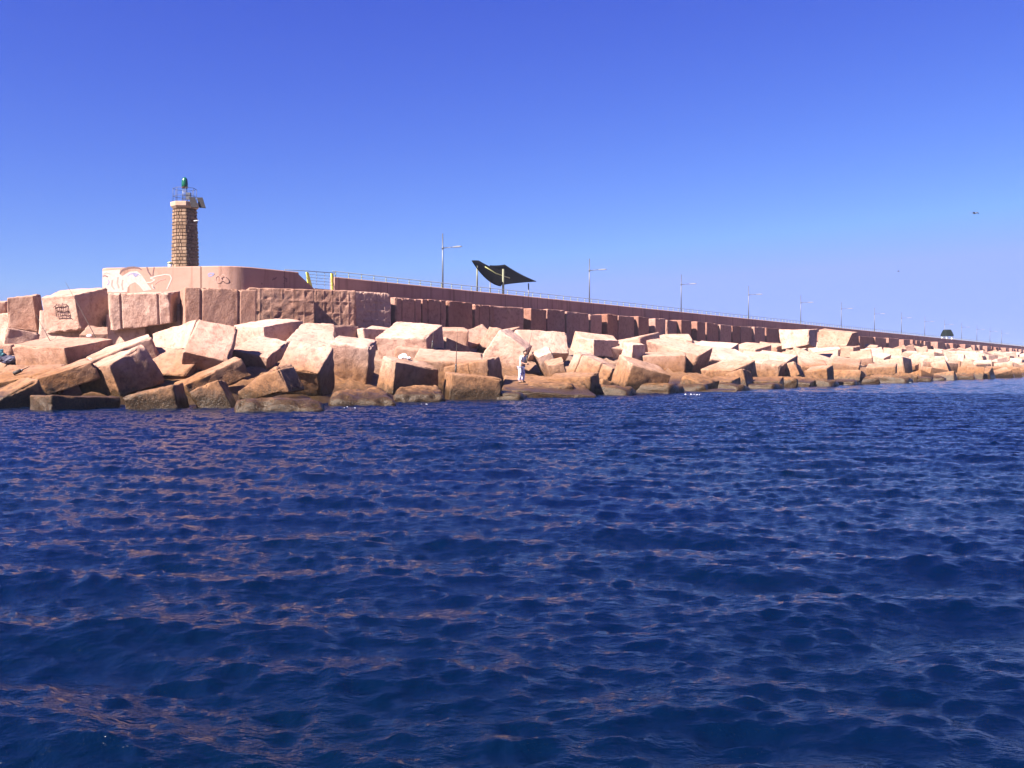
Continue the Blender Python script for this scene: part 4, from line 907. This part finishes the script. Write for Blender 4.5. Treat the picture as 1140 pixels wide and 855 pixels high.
for i, x in enumerate(LAMPX):
    o = L0 if i == 0 else copy_tree(L0)
    o.location = sd(s_of(x, 54), 54, 7.0); o.rotation_euler = (0, 0, math.atan2(NV.y, NV.x)); o['label'] = LAMPL[i]

# ------------------------------------------------------------------ canopies
def pd(x, y, D): return at(x, y, Yat(x, D))
def hypar(mb, A, B_, C, D_, sag, n=12, th=.06, droop=0.0):
    """sheet through the corners with edges pulled in"""
    V = []; cen = (A + B_ + C + D_) / 4
    for i in range(n + 1):
        for j in range(n + 1):
            u, v = i / n, j / n
            p = (A * (1 - u) + B_ * u) * (1 - v) + (D_ * (1 - u) + C * u) * v
            e = sag * (u * (1 - u) * 4 * (abs(v - .5) * 2) ** 2 + v * (1 - v) * 4 * (abs(u - .5) * 2) ** 2)
            p = p + (cen - p) * e + Vector((0, 0, -.25 * sag * 16 * u * (1 - u) * v * (1 - v) - droop * 4 * v * (1 - v) * (1 - .65 * u)))
            V.append(p)
    k = len(V); W = [p - Vector((0, 0, th)) for p in V]; F = []
    for i in range(n):
        for j in range(n):
            a = i * (n + 1) + j; q = (a, a + 1, a + n + 2, a + n + 1)
            F.append(q); F.append(tuple(k + t for t in reversed(q)))
    def edge(l):
        for a, b_ in zip(l[:-1], l[1:]): F.append((a, b_, k + b_, k + a))
    edge([j for j in range(n + 1)]); edge([n * (n + 1) + j for j in range(n + 1)]); edge([i * (n + 1) for i in range(n + 1)]); edge([i * (n + 1) + n for i in range(n + 1)])
    mb.add(V + W, F, smooth=True)
def canopy():
    b_ = pd(556, 330, 53.5); b_.z = 7.0
    r = empty('shade_canopy', b_, 'large dark shade canopy of curved cloth on pale posts behind the parapet', 'canopy')
    off = Vector(r.location)
    for (x, y, D, rr_, mt) in ((531.2, 296, 53.0, .08, 'post'), (545.8, 309, 55.5, .06, 'steel'), (560.2, 299.5, 52.6, .11, 'post'), (588.4, 315.5, 55.5, .07, 'steel')):
        t = pd(x, y, D); m = MB(); m.tube([Vector((t.x, t.y, 7.0)) - off, t - off], [rr_, rr_ * .85], 10); m.build('post', M[mt], r)
    m = MB(); hypar(m, pd(525.2, 290, 53) - off, pd(533, 290, 54.5) - off, pd(566, 303, 53.6) - off, pd(557.5, 318.2, 52.2) - off, -.02, droop=.45); m.build('shade_cloth', M['shade'], r)
    m = MB(); hypar(m, pd(545, 295.3, 55.2) - off, pd(562, 294.5, 56.2) - off, pd(597, 313, 55.8) - off, pd(556, 317, 53.2) - off, .05, droop=.22); m.build('shade_cloth', M['shade'], r)
    m = MB(); m.tube([pd(540, 297, 53.3) - off, pd(552, 304.5, 52.9) - off, pd(567.5, 309.5, 52.6) - off], .05, 6); m.build('edge_tube', M['cream'], r)
canopy()
def pavilion():
    D = 53.5; x0 = 1054.2; Y = Yat(x0, D); k = Y / F_PX
    b_ = at(x0, 380, Y); b_.z = 7.0
    r = empty('pavilion', b_, 'small distant pavilion with a dark green hipped roof', 'pavilion')
    Z = lambda y: at(x0, y, Y).z - 7.0
    V = []; F = []
    prof = [(7.4 * k, Z(374.2)), (7.5 * k, Z(373.4)), (6.3 * k, Z(370.4)), (4.6 * k, Z(367.4)), (3.9 * k, Z(367.0))]
    m = MB()
    for rr_, z in prof: V += [(rr_ * math.cos(rad(60 * i)), rr_ * math.sin(rad(60 * i)), z) for i in range(6)]
    for j in range(4): F += [(j * 6 + i, j * 6 + (i + 1) % 6, (j + 1) * 6 + (i + 1) % 6, (j + 1) * 6 + i) for i in range(6)]
    F += [tuple(range(6))[::-1], tuple(24 + i for i in range(6))]
    m.add(V, F); m.build('roof', M['greencloth'], r)
    for i in range(6):
        m = MB(); m.tube([(5.8 * k * math.cos(rad(60 * i)), 5.8 * k * math.sin(rad(60 * i)), 0), (5.8 * k * math.cos(rad(60 * i)), 5.8 * k * math.sin(rad(60 * i)), Z(374.6))], .1, 8); m.build('post', M['white'], r)
pavilion()

# ------------------------------------------------------------------ person, rods, bag, litter, gulls
def skin_mesh(name, verts, edges, mat, parent, sub=2, root=0):
    me = bpy.data.meshes.new(name)
    me.from_pydata([v[:3] for v in verts], edges, [])
    o = link(bpy.data.objects.new(name, me), parent)
    md = o.modifiers.new('Skin', 'SKIN'); md.use_smooth_shade = True
    for i, v in enumerate(verts):
        sv = me.skin_vertices[0].data[i]; sv.radius = (v[3], v[4] if len(v) > 4 else v[3]); sv.use_root = (i == root)
    ss = o.modifiers.new('Sub', 'SUBSURF'); ss.levels = sub; ss.render_levels = sub
    me.materials.append(mat)
    return o
def person():
    Y = 54.6
    foot = at(580.3, 426.0, Y)
    r = empty('person', foot, 'person in white shirt and patterned trousers standing bent over a fishing rod on the rocks', 'person', rz=rad(52))
    # local frame: faces -Y (towards viewer) before the turn; turned to look right
    v = []; e = []
    def add(x, y, z, ra, rb=None, p=None):
        v.append((x, y, z, ra, rb or ra)); i = len(v) - 1
        if p is not None: e.append((p, i))
        return i
    pel = add(0, .02, .90, .145, .115)
    wai = add(0, -.02, 1.06, .13, .10, pel); che = add(0, -.10, 1.27, .165, .115, wai); nck0 = add(0, -.17, 1.43, .10, .085, che)
    nck = add(0, -.22, 1.50, .052, .052, nck0); h1 = add(0, -.265, 1.575, .072, .085, nck); h2 = add(0, -.285, 1.66, .076, .095, h1); h3 = add(0, -.28, 1.725, .05, .065, h2)
    for sx in (-1, 1):
        hip = add(sx * .10, .02, .84, .10, .10, pel); kn = add(sx * .145, -.06, .47, .065, .068, hip); an = add(sx * .17, .03, .09, .042, .045, kn); to = add(sx * .19, -.13, .035, .038, .03, an)
        sh = add(sx * .19, -.13, 1.39, .062, .062, nck0); el = add(sx * .25, -.16, 1.10, .047, .047, sh); wr = add(sx * .08, -.37, 1.02, .031, .034, el); pa = add(sx * .045, -.44, 1.02, .026, .040, wr)
        for f in range(4):
            a0 = add(sx * .02, -.49, 1.045 - f * .022, .009, .009, pa)
            a1 = add(sx * -.01, -.50 - .004 * f, 1.05 - f * .022, .008, .008, a0)
            add(sx * -.025, -.475, 1.05 - f * .022, .007, .007, a1)
        t0 = add(sx * .03, -.425, 1.06, .011, .011, pa); add(sx * .0, -.455, 1.075, .009, .009, t0)
    body = skin_mesh('body', v, e, M['skin'], r)
    # face: nose, ears, eyes
    fm = MB(); fm.lathe((0, -.37, 1.615), [(.004, .03), (.014, .0), (.017, -.012), (.006, -.02)], 8)
    for sx in (-1, 1):
        fm.lathe((sx * .078, -.275, 1.60), [(.012, -.03), (.02, 0), (.018, .025), (.008, .035)], 8)
    fm.build('nose_and_ears', M['skin'], body)
    ey = MB()
    for sx in (-1, 1): ey.lathe((sx * .03, -.366, 1.645), [(.003, -.008), (.009, 0), (.003, .008)], 8)
    ey.box((0, -.362, 1.575), (.045, .008, .01)); ey.build('eyes_and_mouth', M['hair'], body)
    hm = skin_mesh('hair', [(0, -.27, 1.66, .083, .1), (0, -.262, 1.71, .075, .09), (0, -.215, 1.62, .06, .05)], [(0, 1), (0, 2)], M['hair'], r)
    # shirt with short sleeves
    v = []; e = []
    a = add(0, .0, .97, .165, .135); b_ = add(0, -.03, 1.08, .16, .13, a); c = add(0, -.10, 1.27, .185, .14, b_); d = add(0, -.165, 1.42, .12, .1, c)
    for sx in (-1, 1):
        s1 = add(sx * .19, -.13, 1.395, .082, .082, d); add(sx * .235, -.15, 1.19, .075, .075, s1)
    skin_mesh('shirt', v, e, M['shirt'], r)
    # open vest on the front side
    v = []; e = []
    a = add(.09, -.07, 1.06, .085, .12); b_ = add(.10, -.13, 1.26, .10, .13, a); add(.10, -.17, 1.40, .07, .09, b_)
    skin_mesh('vest', v, e, M['vest'], r)
    v = []; e = []
    a = add(0, .02, .92, .165, .14)
    for sx in (-1, 1):
        h = add(sx * .105, .02, .82, .118, .118, a); k = add(sx * .148, -.055, .47, .092, .095, h); add(sx * .17, .025, .10, .085, .085, k)
    skin_mesh('trousers', v, e, M['trousers'], r)
    for sx in (-1, 1):
        v = []; e = []
        a = add(sx * .17, .05, .05, .048, .048); b_ = add(sx * .185, -.06, .045, .05, .042, a); add(sx * .195, -.17, .035, .046, .032, b_)
        skin_mesh('shoe', v, e, M['hair'], r)
person()
def rod(pts, ra, label, group='fishing rods propped on the rocks'):
    b_ = pts[0]
    r = empty('fishing_rod', b_, label, 'fishing rod', group)
    P = [Vector(p) - b_ for p in pts]
    n = len(P)
    m = MB(); m.tube(P, [ra * (1 - .75 * i / (n - 1)) for i in range(n)], 6); m.build('blank', M['rod'], r)
    ax = (P[1] - P[0]).normalized()
    m = MB(); m.tube([P[0], P[0] + ax * .35], ra * 1.7, 8); m.build('grip', M['hair'], r)
    m = MB(); c = P[0] + ax * .42 + Vector((0, -.06, -.02)); m.lathe(c, [(.02, -.05), (.045, -.03), (.045, .03), (.02, .05)], 10); m.build('reel', M['steel'], r)
rod([at(71.2, 406.5, 50), at(60, 386.5, 50.4), at(52, 372.5, 50.8), at(40, 350, 51.5)], .032, 'dark fishing rod leaning left over the left end blocks, the shorter of two parallel rods')
rod([at(119.5, 398.5, 50), at(109, 380, 50.5), at(98.5, 360.5, 51), at(88, 341, 51.6), at(73, 314, 52.5)], .032, 'dark fishing rod leaning left in front of the graffiti block, the longer of two')
rod([at(15, 416, 45.0), at(24, 412.2, 45.2), at(33, 408, 45.4)], .05, 'dark rod lying flat on the pinkish slab at the far left')
rod([at(507.3, 414.5, 53), at(508.3, 392, 53.2), at(509.2, 366, 53.4)], .028, 'thin rod standing upright in front of the dark rough block face')
rod([at(481, 388, 57), at(482, 378, 57.1), at(483.2, 366, 57.2)], .03, 'short thin rod standing upright behind the shaded front block')
rod([at(585.6, 404.5, 54.2), at(588, 390, 54.3), at(592.5, 368, 54.5)], .022, 'thin fishing rod held up by the bending person')
def crumple(name, c, size, mat, label, cat, seed, group=None):
    m = MB(); P0, Fc = cube_surface([np.linspace(-1, 1, 9)] * 3)
    n = P0 / np.linalg.norm(P0, axis=1, keepdims=True)
    rr_ = 1 + .35 * fbm(n * 1.7, seed, 3)
    V = n * rr_[:, None] * np.array(size) / 2; V[:, 2] -= V[:, 2].min()
    m.add(V.tolist(), Fc, smooth=False)
    o = m.build(name, mat); o.location = c
    return tag(o, label, cat, group) if label else o
def bag():
    p = at(2, 406, 50.5)
    r = empty('bag', p, 'teal and navy bag slumped on the rocks at the left picture edge', 'bag')
    a = crumple('bag_body', (0, 0, 0), (1.0, .55, .5), M['bagnavy'], None, None, 3); a.parent = r; a.location = (.35, 0, 0)
    b_ = crumple('top_flap', (0, 0, 0), (.55, .5, .6), M['bagteal'], None, None, 5); b_.parent = r; b_.location = (-.12, .02, .12)
bag()
crumple('plastic_bag', at(448.5, 400.3, 50.2), (.42, .3, .26), M['litter'], 'crumpled white plastic bag lying on top of a front block', 'litter', 11, 'white litter on the rocks')
crumple('plastic_bag', at(454, 400.8, 50.2), (.24, .2, .16), M['litter'], 'smaller white scrap beside the crumpled white plastic bag', 'litter', 12, 'white litter on the rocks')
crumple('plastic_bag', at(101, 402.5, 47.5), (.26, .22, .16), M['litter'], 'white scrap on the long slanting slab near the rods', 'litter', 13, 'white litter on the rocks')
crumple('plastic_bag', at(99.5, 375.3, 50), (.24, .2, .14), M['litter'], 'white scrap on the flat block below the graffiti block', 'litter', 14, 'white litter on the rocks')
def gull(x, y, Y, span, rz, label):
    p = at(x, y, Y)
    r = empty('gull', p, label, 'bird', 'gulls in flight', rz)
    q = span / 1.2
    P0, Fc = cube_surface([np.linspace(-1, 1, 5)] * 3); n = P0 / np.linalg.norm(P0, axis=1, keepdims=True)
    V = []
    for a in n:
        yy = a[1]; w = 1 - .45 * max(0, yy) ** 1
        V.append((a[0] * .07 * w * q, yy * .24 * q, a[2] * .065 * w * q))
    m = MB(); m.add(V, Fc, smooth=True); m.lathe((0, -.25 * q, .02 * q), [(.01, -.04 * q), (.042 * q, -.01), (.04 * q, .03 * q), (.01, .05 * q)], 8)
    m.add([(-.015 * q, -.28 * q, .02 * q), (.015 * q, -.28 * q, .02 * q), (0, -.35 * q, .015 * q), (0, -.28 * q, .035 * q)], [(0, 1, 2), (1, 3, 2), (3, 0, 2)])
    m.add([(-.03 * q, .2 * q, 0), (.03 * q, .2 * q, 0), (.07 * q, .36 * q, .0), (-.07 * q, .36 * q, 0), (0, .28 * q, .015 * q)], [(0, 1, 4), (1, 2, 4), (2, 3, 4), (3, 0, 4), (0, 3, 2, 1)])
    m.build('body', M['gullw'], r)
    for sx in (-1, 1):
        w = MB()
        pr = [(0.03, -.09, .09, .02), (.22, -.13, .05, .10), (.42, -.06, .07, .06), (.60, .05, .10, -.02)]
        V = []
        for (a, f, bk, z) in pr: V += [(sx * a * q, f * q, z * q), (sx * a * q, bk * q, z * q), (sx * a * q, (f + bk) / 2 * q, (z + .02) * q)]
        F = []
        for i in range(3): F += [(i * 3, i * 3 + 3, i * 3 + 5, i * 3 + 2), (i * 3 + 2, i * 3 + 5, i * 3 + 4, i * 3 + 1), (i * 3 + 1, i * 3 + 4, i * 3 + 3, i * 3)]
        F += [(0, 2, 1), (9, 10, 11)]
        w.add(V, F); w.build('wing', M['gullg'], r)
gull(1085, 237.5, 95, 1.25, rad(25), 'gull gliding with spread wings high in the sky at right')
gull(1000, 302, 170, 1.1, rad(60), 'tiny far gull low in the sky above the lamp posts')

# ------------------------------------------------------------------ sea
def wave_tile(L_, n, lmin, lmax, slope, spread, seed, wind, expo):
    """periodic sheet of wind waves (height, x and y shift) by inverse FFT"""
    g = np.random.default_rng(seed)
    k1 = np.fft.fftfreq(n, L_ / n) * 2 * math.pi
    KX, KY = np.meshgrid(k1, k1)
    K = np.hypot(KX, KY); K[0, 0] = 1
    ca = (KX * math.sin(wind) + KY * math.cos(wind)) / K
    lam = 2 * math.pi / K
    w = np.where(ca > 0, np.abs(ca) ** spread, 0) + .04
    band = np.clip((lam - lmin) / (lmin * .4), 0, 1) * np.clip((lmax - lam) / (lmax * .4), 0, 1)
    A = np.sqrt(w * band) * K ** (-expo)
    H = A * (g.normal(size=K.shape) + 1j * g.normal(size=K.shape)); H[0, 0] = 0
    h = np.fft.ifft2(H).real
    hx = np.fft.ifft2(H * 1j * KX).real; hy = np.fft.ifft2(H * 1j * KY).real
    f = slope / math.sqrt((hx ** 2 + hy ** 2).mean())
    dx = np.fft.ifft2(H * 1j * KX / K).real; dy = np.fft.ifft2(H * 1j * KY / K).real
    return np.stack([h * f, dx * f, dy * f], -1), L_
def sample(tile, X, Y, rot=0.0):
    T, L_ = tile; n = T.shape[0]
    c, s_ = math.cos(rot), math.sin(rot)
    u = ((c * X + s_ * Y) / L_ * n); v = ((-s_ * X + c * Y) / L_ * n)
    i = np.floor(u).astype(int); j = np.floor(v).astype(int); fu = (u - i)[..., None]; fv = (v - j)[..., None]
    i0, i1, j0, j1 = i % n, (i + 1) % n, j % n, (j + 1) % n
    r = (T[j0, i0] * (1 - fu) + T[j0, i1] * fu) * (1 - fv) + (T[j1, i0] * (1 - fu) + T[j1, i1] * fu) * fv
    return r[..., 0], c * r[..., 1] - s_ * r[..., 2], s_ * r[..., 1] + c * r[..., 2]
def sea():
    na_front, na_back = 1450, 60
    th = np.concatenate([np.linspace(rad(-54), rad(54), na_front), np.linspace(rad(54), rad(306), na_back + 2)[1:-1]])
    rr_ = [1.2]
    while rr_[-1] < 66: rr_.append(rr_[-1] + min(.095, rr_[-1] * .0075 + .004))
    while rr_[-1] < 260: rr_.append(rr_[-1] * 1.0065)
    while rr_[-1] < 2400: rr_.append(rr_[-1] * 1.16)
    R_ = np.array(rr_)
    nt_ = len(th); nr = len(R_)
    T, RR = np.meshgrid(th, R_)
    X = RR * np.sin(T); Y = RR * np.cos(T)
    wd = rad(188)
    far = np.clip((250 - RR) / 120, 0, 1)
    fine = np.clip((85 - RR) / 35, 0, 1)
    front = np.clip((rad(54) - np.abs((T + math.pi) % (2 * math.pi) - math.pi)) / rad(4), 0, 1)
    Z = 0; DX = 0; DY = 0
    for (tile, rot, fade) in ((wave_tile(29.0, 512, .6, 3.4, .11, 7.0, 1, wd, 2.0), .0, far), (wave_tile(13.0, 512, .12,   .55, .23, 5.0, 2, wd, 1.75), .22, fine * .6 + far * .4),
                              (wave_tile(19.0, 512, .22, .8, .11, 4.0, 3, wd + .3, 1.8), -.31, far)):
        h, dx, dy = [q * .7 for q in sample(tile, X / .7, Y / .7, rot)]
        w = fade * front
        Z = Z + h * w; DX = DX + dx * w * .7; DY = DY + dy * w * .7
    V = np.stack([X + DX, Y + DY, Z], -1).reshape(-1, 3)
    i = np.arange(nr - 1)[:, None] * nt_; j = np.arange(nt_)[None, :]; j2 = (j + 1) % nt_
    Fq = np.stack([i + j, i + nt_ + j, i + nt_ + j2, i + j2], -1).reshape(-1, 4)
    c = len(V)
    V = np.vstack([V, [[0, 0, 0]]])
    me = bpy.data.meshes.new('sea')
    tri = np.stack([np.full(nt_, c), np.arange(nt_), (np.arange(nt_) + 1) % nt_], -1)
    me.vertices.add(len(V)); me.vertices.foreach_set('co', V.ravel())
    nl = Fq.size + tri.size
    me.loops.add(nl); me.loops.foreach_set('vertex_index', np.concatenate([Fq.ravel(), tri.ravel()]))
    me.polygons.add(len(Fq) + len(tri))
    me.polygons.foreach_set('loop_start', np.concatenate([np.arange(len(Fq)) * 4, Fq.size + np.arange(len(tri)) * 3]))
    me.polygons.foreach_set('use_smooth', np.ones(len(Fq) + len(tri), bool))
    me.update(calc_edges=True); me.validate()
    me.materials.append(M['water'])
    o = link(bpy.data.objects.new('sea', me)); tag(o, kind='structure')
    if me.polygons[0].normal.z < 0: me.flip_normals()
sea()
def foam():
    m = MB(); rr_ = random.Random(2)
    spots = [(767, 440, .8), (771, 440.2, .5), (385, 455, .35), (395, 455.2, .4), (471, 451.3, .35), (1012, 426.4, .6)]
    for (x, y, s_) in spots:
        p = at(x, y, EYE * F_PX / (y - HOR) * .995)
        for _ in range(3):
            c = (p.x + rr_.gauss(0, .3) * s_, p.y + rr_.gauss(0, .25) * s_, .03 + rr_.random() * .05)
            n = 7; V = []
            w = rr_.uniform(.02, .07) * s_
            for k in range(n): V.append((c[0] + w * math.cos(6.283 * k / n) * rr_.uniform(.7, 1.5), c[1] + w * .7 * math.sin(6.283 * k / n), c[2]))
            V.append((c[0], c[1], c[2] + .05 * s_))
            m.add(V, [(k, (k + 1) % n, n) for k in range(n)] + [tuple(range(n))[::-1]])
    o = m.build('sea_foam', M['foam']); tag(o, kind='stuff'); o['label'] = 'small white foam flecks where the water meets the rocks'
foam()

def haze():
    m = bpy.data.materials.new('sea_air'); m.use_nodes = True; nt = m.node_tree; nt.nodes.clear()
    out = nt.nodes.new('ShaderNodeOutputMaterial'); pv = nt.nodes.new('ShaderNodeVolumePrincipled')
    pv.inputs['Color'].default_value = (.72, .80, 1, 1); pv.inputs['Density'].default_value = HAZE
    nt.links.new(pv.outputs[0], out.inputs['Volume'])
    b = MB(); b.box((0, 0, 5), (5600, 5600, 26)); o = b.build('haze', m); tag(o, kind='stuff')
    o.data.materials[0] = m
HAZE = .00016
if HAZE: haze()

# ------------------------------------------------------------------ light, sky, camera
EL = 43.0
DEL = rad(17)
sh_ = -DV * math.cos(DEL) - NV * math.sin(DEL)
S = Vector((sh_.x * math.cos(rad(EL)), sh_.y * math.cos(rad(EL)), math.sin(rad(EL))))
ld = bpy.data.lights.new('Sun', 'SUN'); ld.energy = 5.0; ld.angle = rad(.53); ld.color = (1.0, .89, .79)
lo = bpy.data.objects.new('Sun', ld); lo.rotation_euler = S.to_track_quat('Z', 'Y').to_euler(); lo.location = (0, 0, 60); link(lo)
w = bpy.data.worlds.new('World'); scene.world = w; w.use_nodes = True
nt = w.node_tree; bg = nt.nodes['Background']
sky = nt.nodes.new('ShaderNodeTexSky'); sky.sky_type = 'NISHITA'; sky.sun_disc = False
sky.sun_elevation = rad(EL); sky.sun_rotation = math.atan2(S.x, S.y)
sky.altitude = 0; sky.air_density = 1.0; sky.dust_density = .4; sky.ozone_density = 3.0
tint = nt.nodes.new('ShaderNodeMix'); tint.data_type = 'RGBA'; tint.blend_type = 'MULTIPLY'; tint.inputs[0].default_value = 1
sc_ = nt.nodes.new('ShaderNodeSeparateColor'); cc_ = nt.nodes.new('ShaderNodeCombineColor'); nt.links.new(sky.outputs[0], sc_.inputs[0])
for ch, g_ in enumerate((1.35, 1.5, .8)):
    pw = mth(nt, 'POWER', sc_.outputs[ch], g_); nt.links.new(pw, cc_.inputs[ch])
nt.links.new(cc_.outputs[0], tint.inputs[6]); tint.inputs[7].default_value = (.107, .090, .53, 1)
cl = nt.nodes.new('ShaderNodeMix'); cl.data_type = 'RGBA'; cl.blend_type = 'DARKEN'; cl.inputs[0].default_value = 1; nt.links.new(tint.outputs[2], cl.inputs[6]); cl.inputs[7].default_value = (.80, 1.1, 2.5, 1); nt.links.new(cl.outputs[2], bg.inputs[0]); bg.inputs[1].default_value = .10

cd = bpy.data.cameras.new('Camera'); cd.lens = 35.0; cd.sensor_width = 36.0; cd.clip_end = 9000; cd.clip_start = .1
cam = bpy.data.objects.new('Camera', cd); cam.location = (0, 0, EYE); cam.rotation_euler = (rad(90) - PITCH, 0, 0); link(cam)
scene.camera = cam
vs = scene.view_settings
vs.view_transform = 'Standard'; vs.look = 'None'; vs.exposure = 2.15; vs.gamma = 1.0; vs.use_curve_mapping = False
scene.cycles.max_bounces = 6; scene.cycles.diffuse_bounces = 1
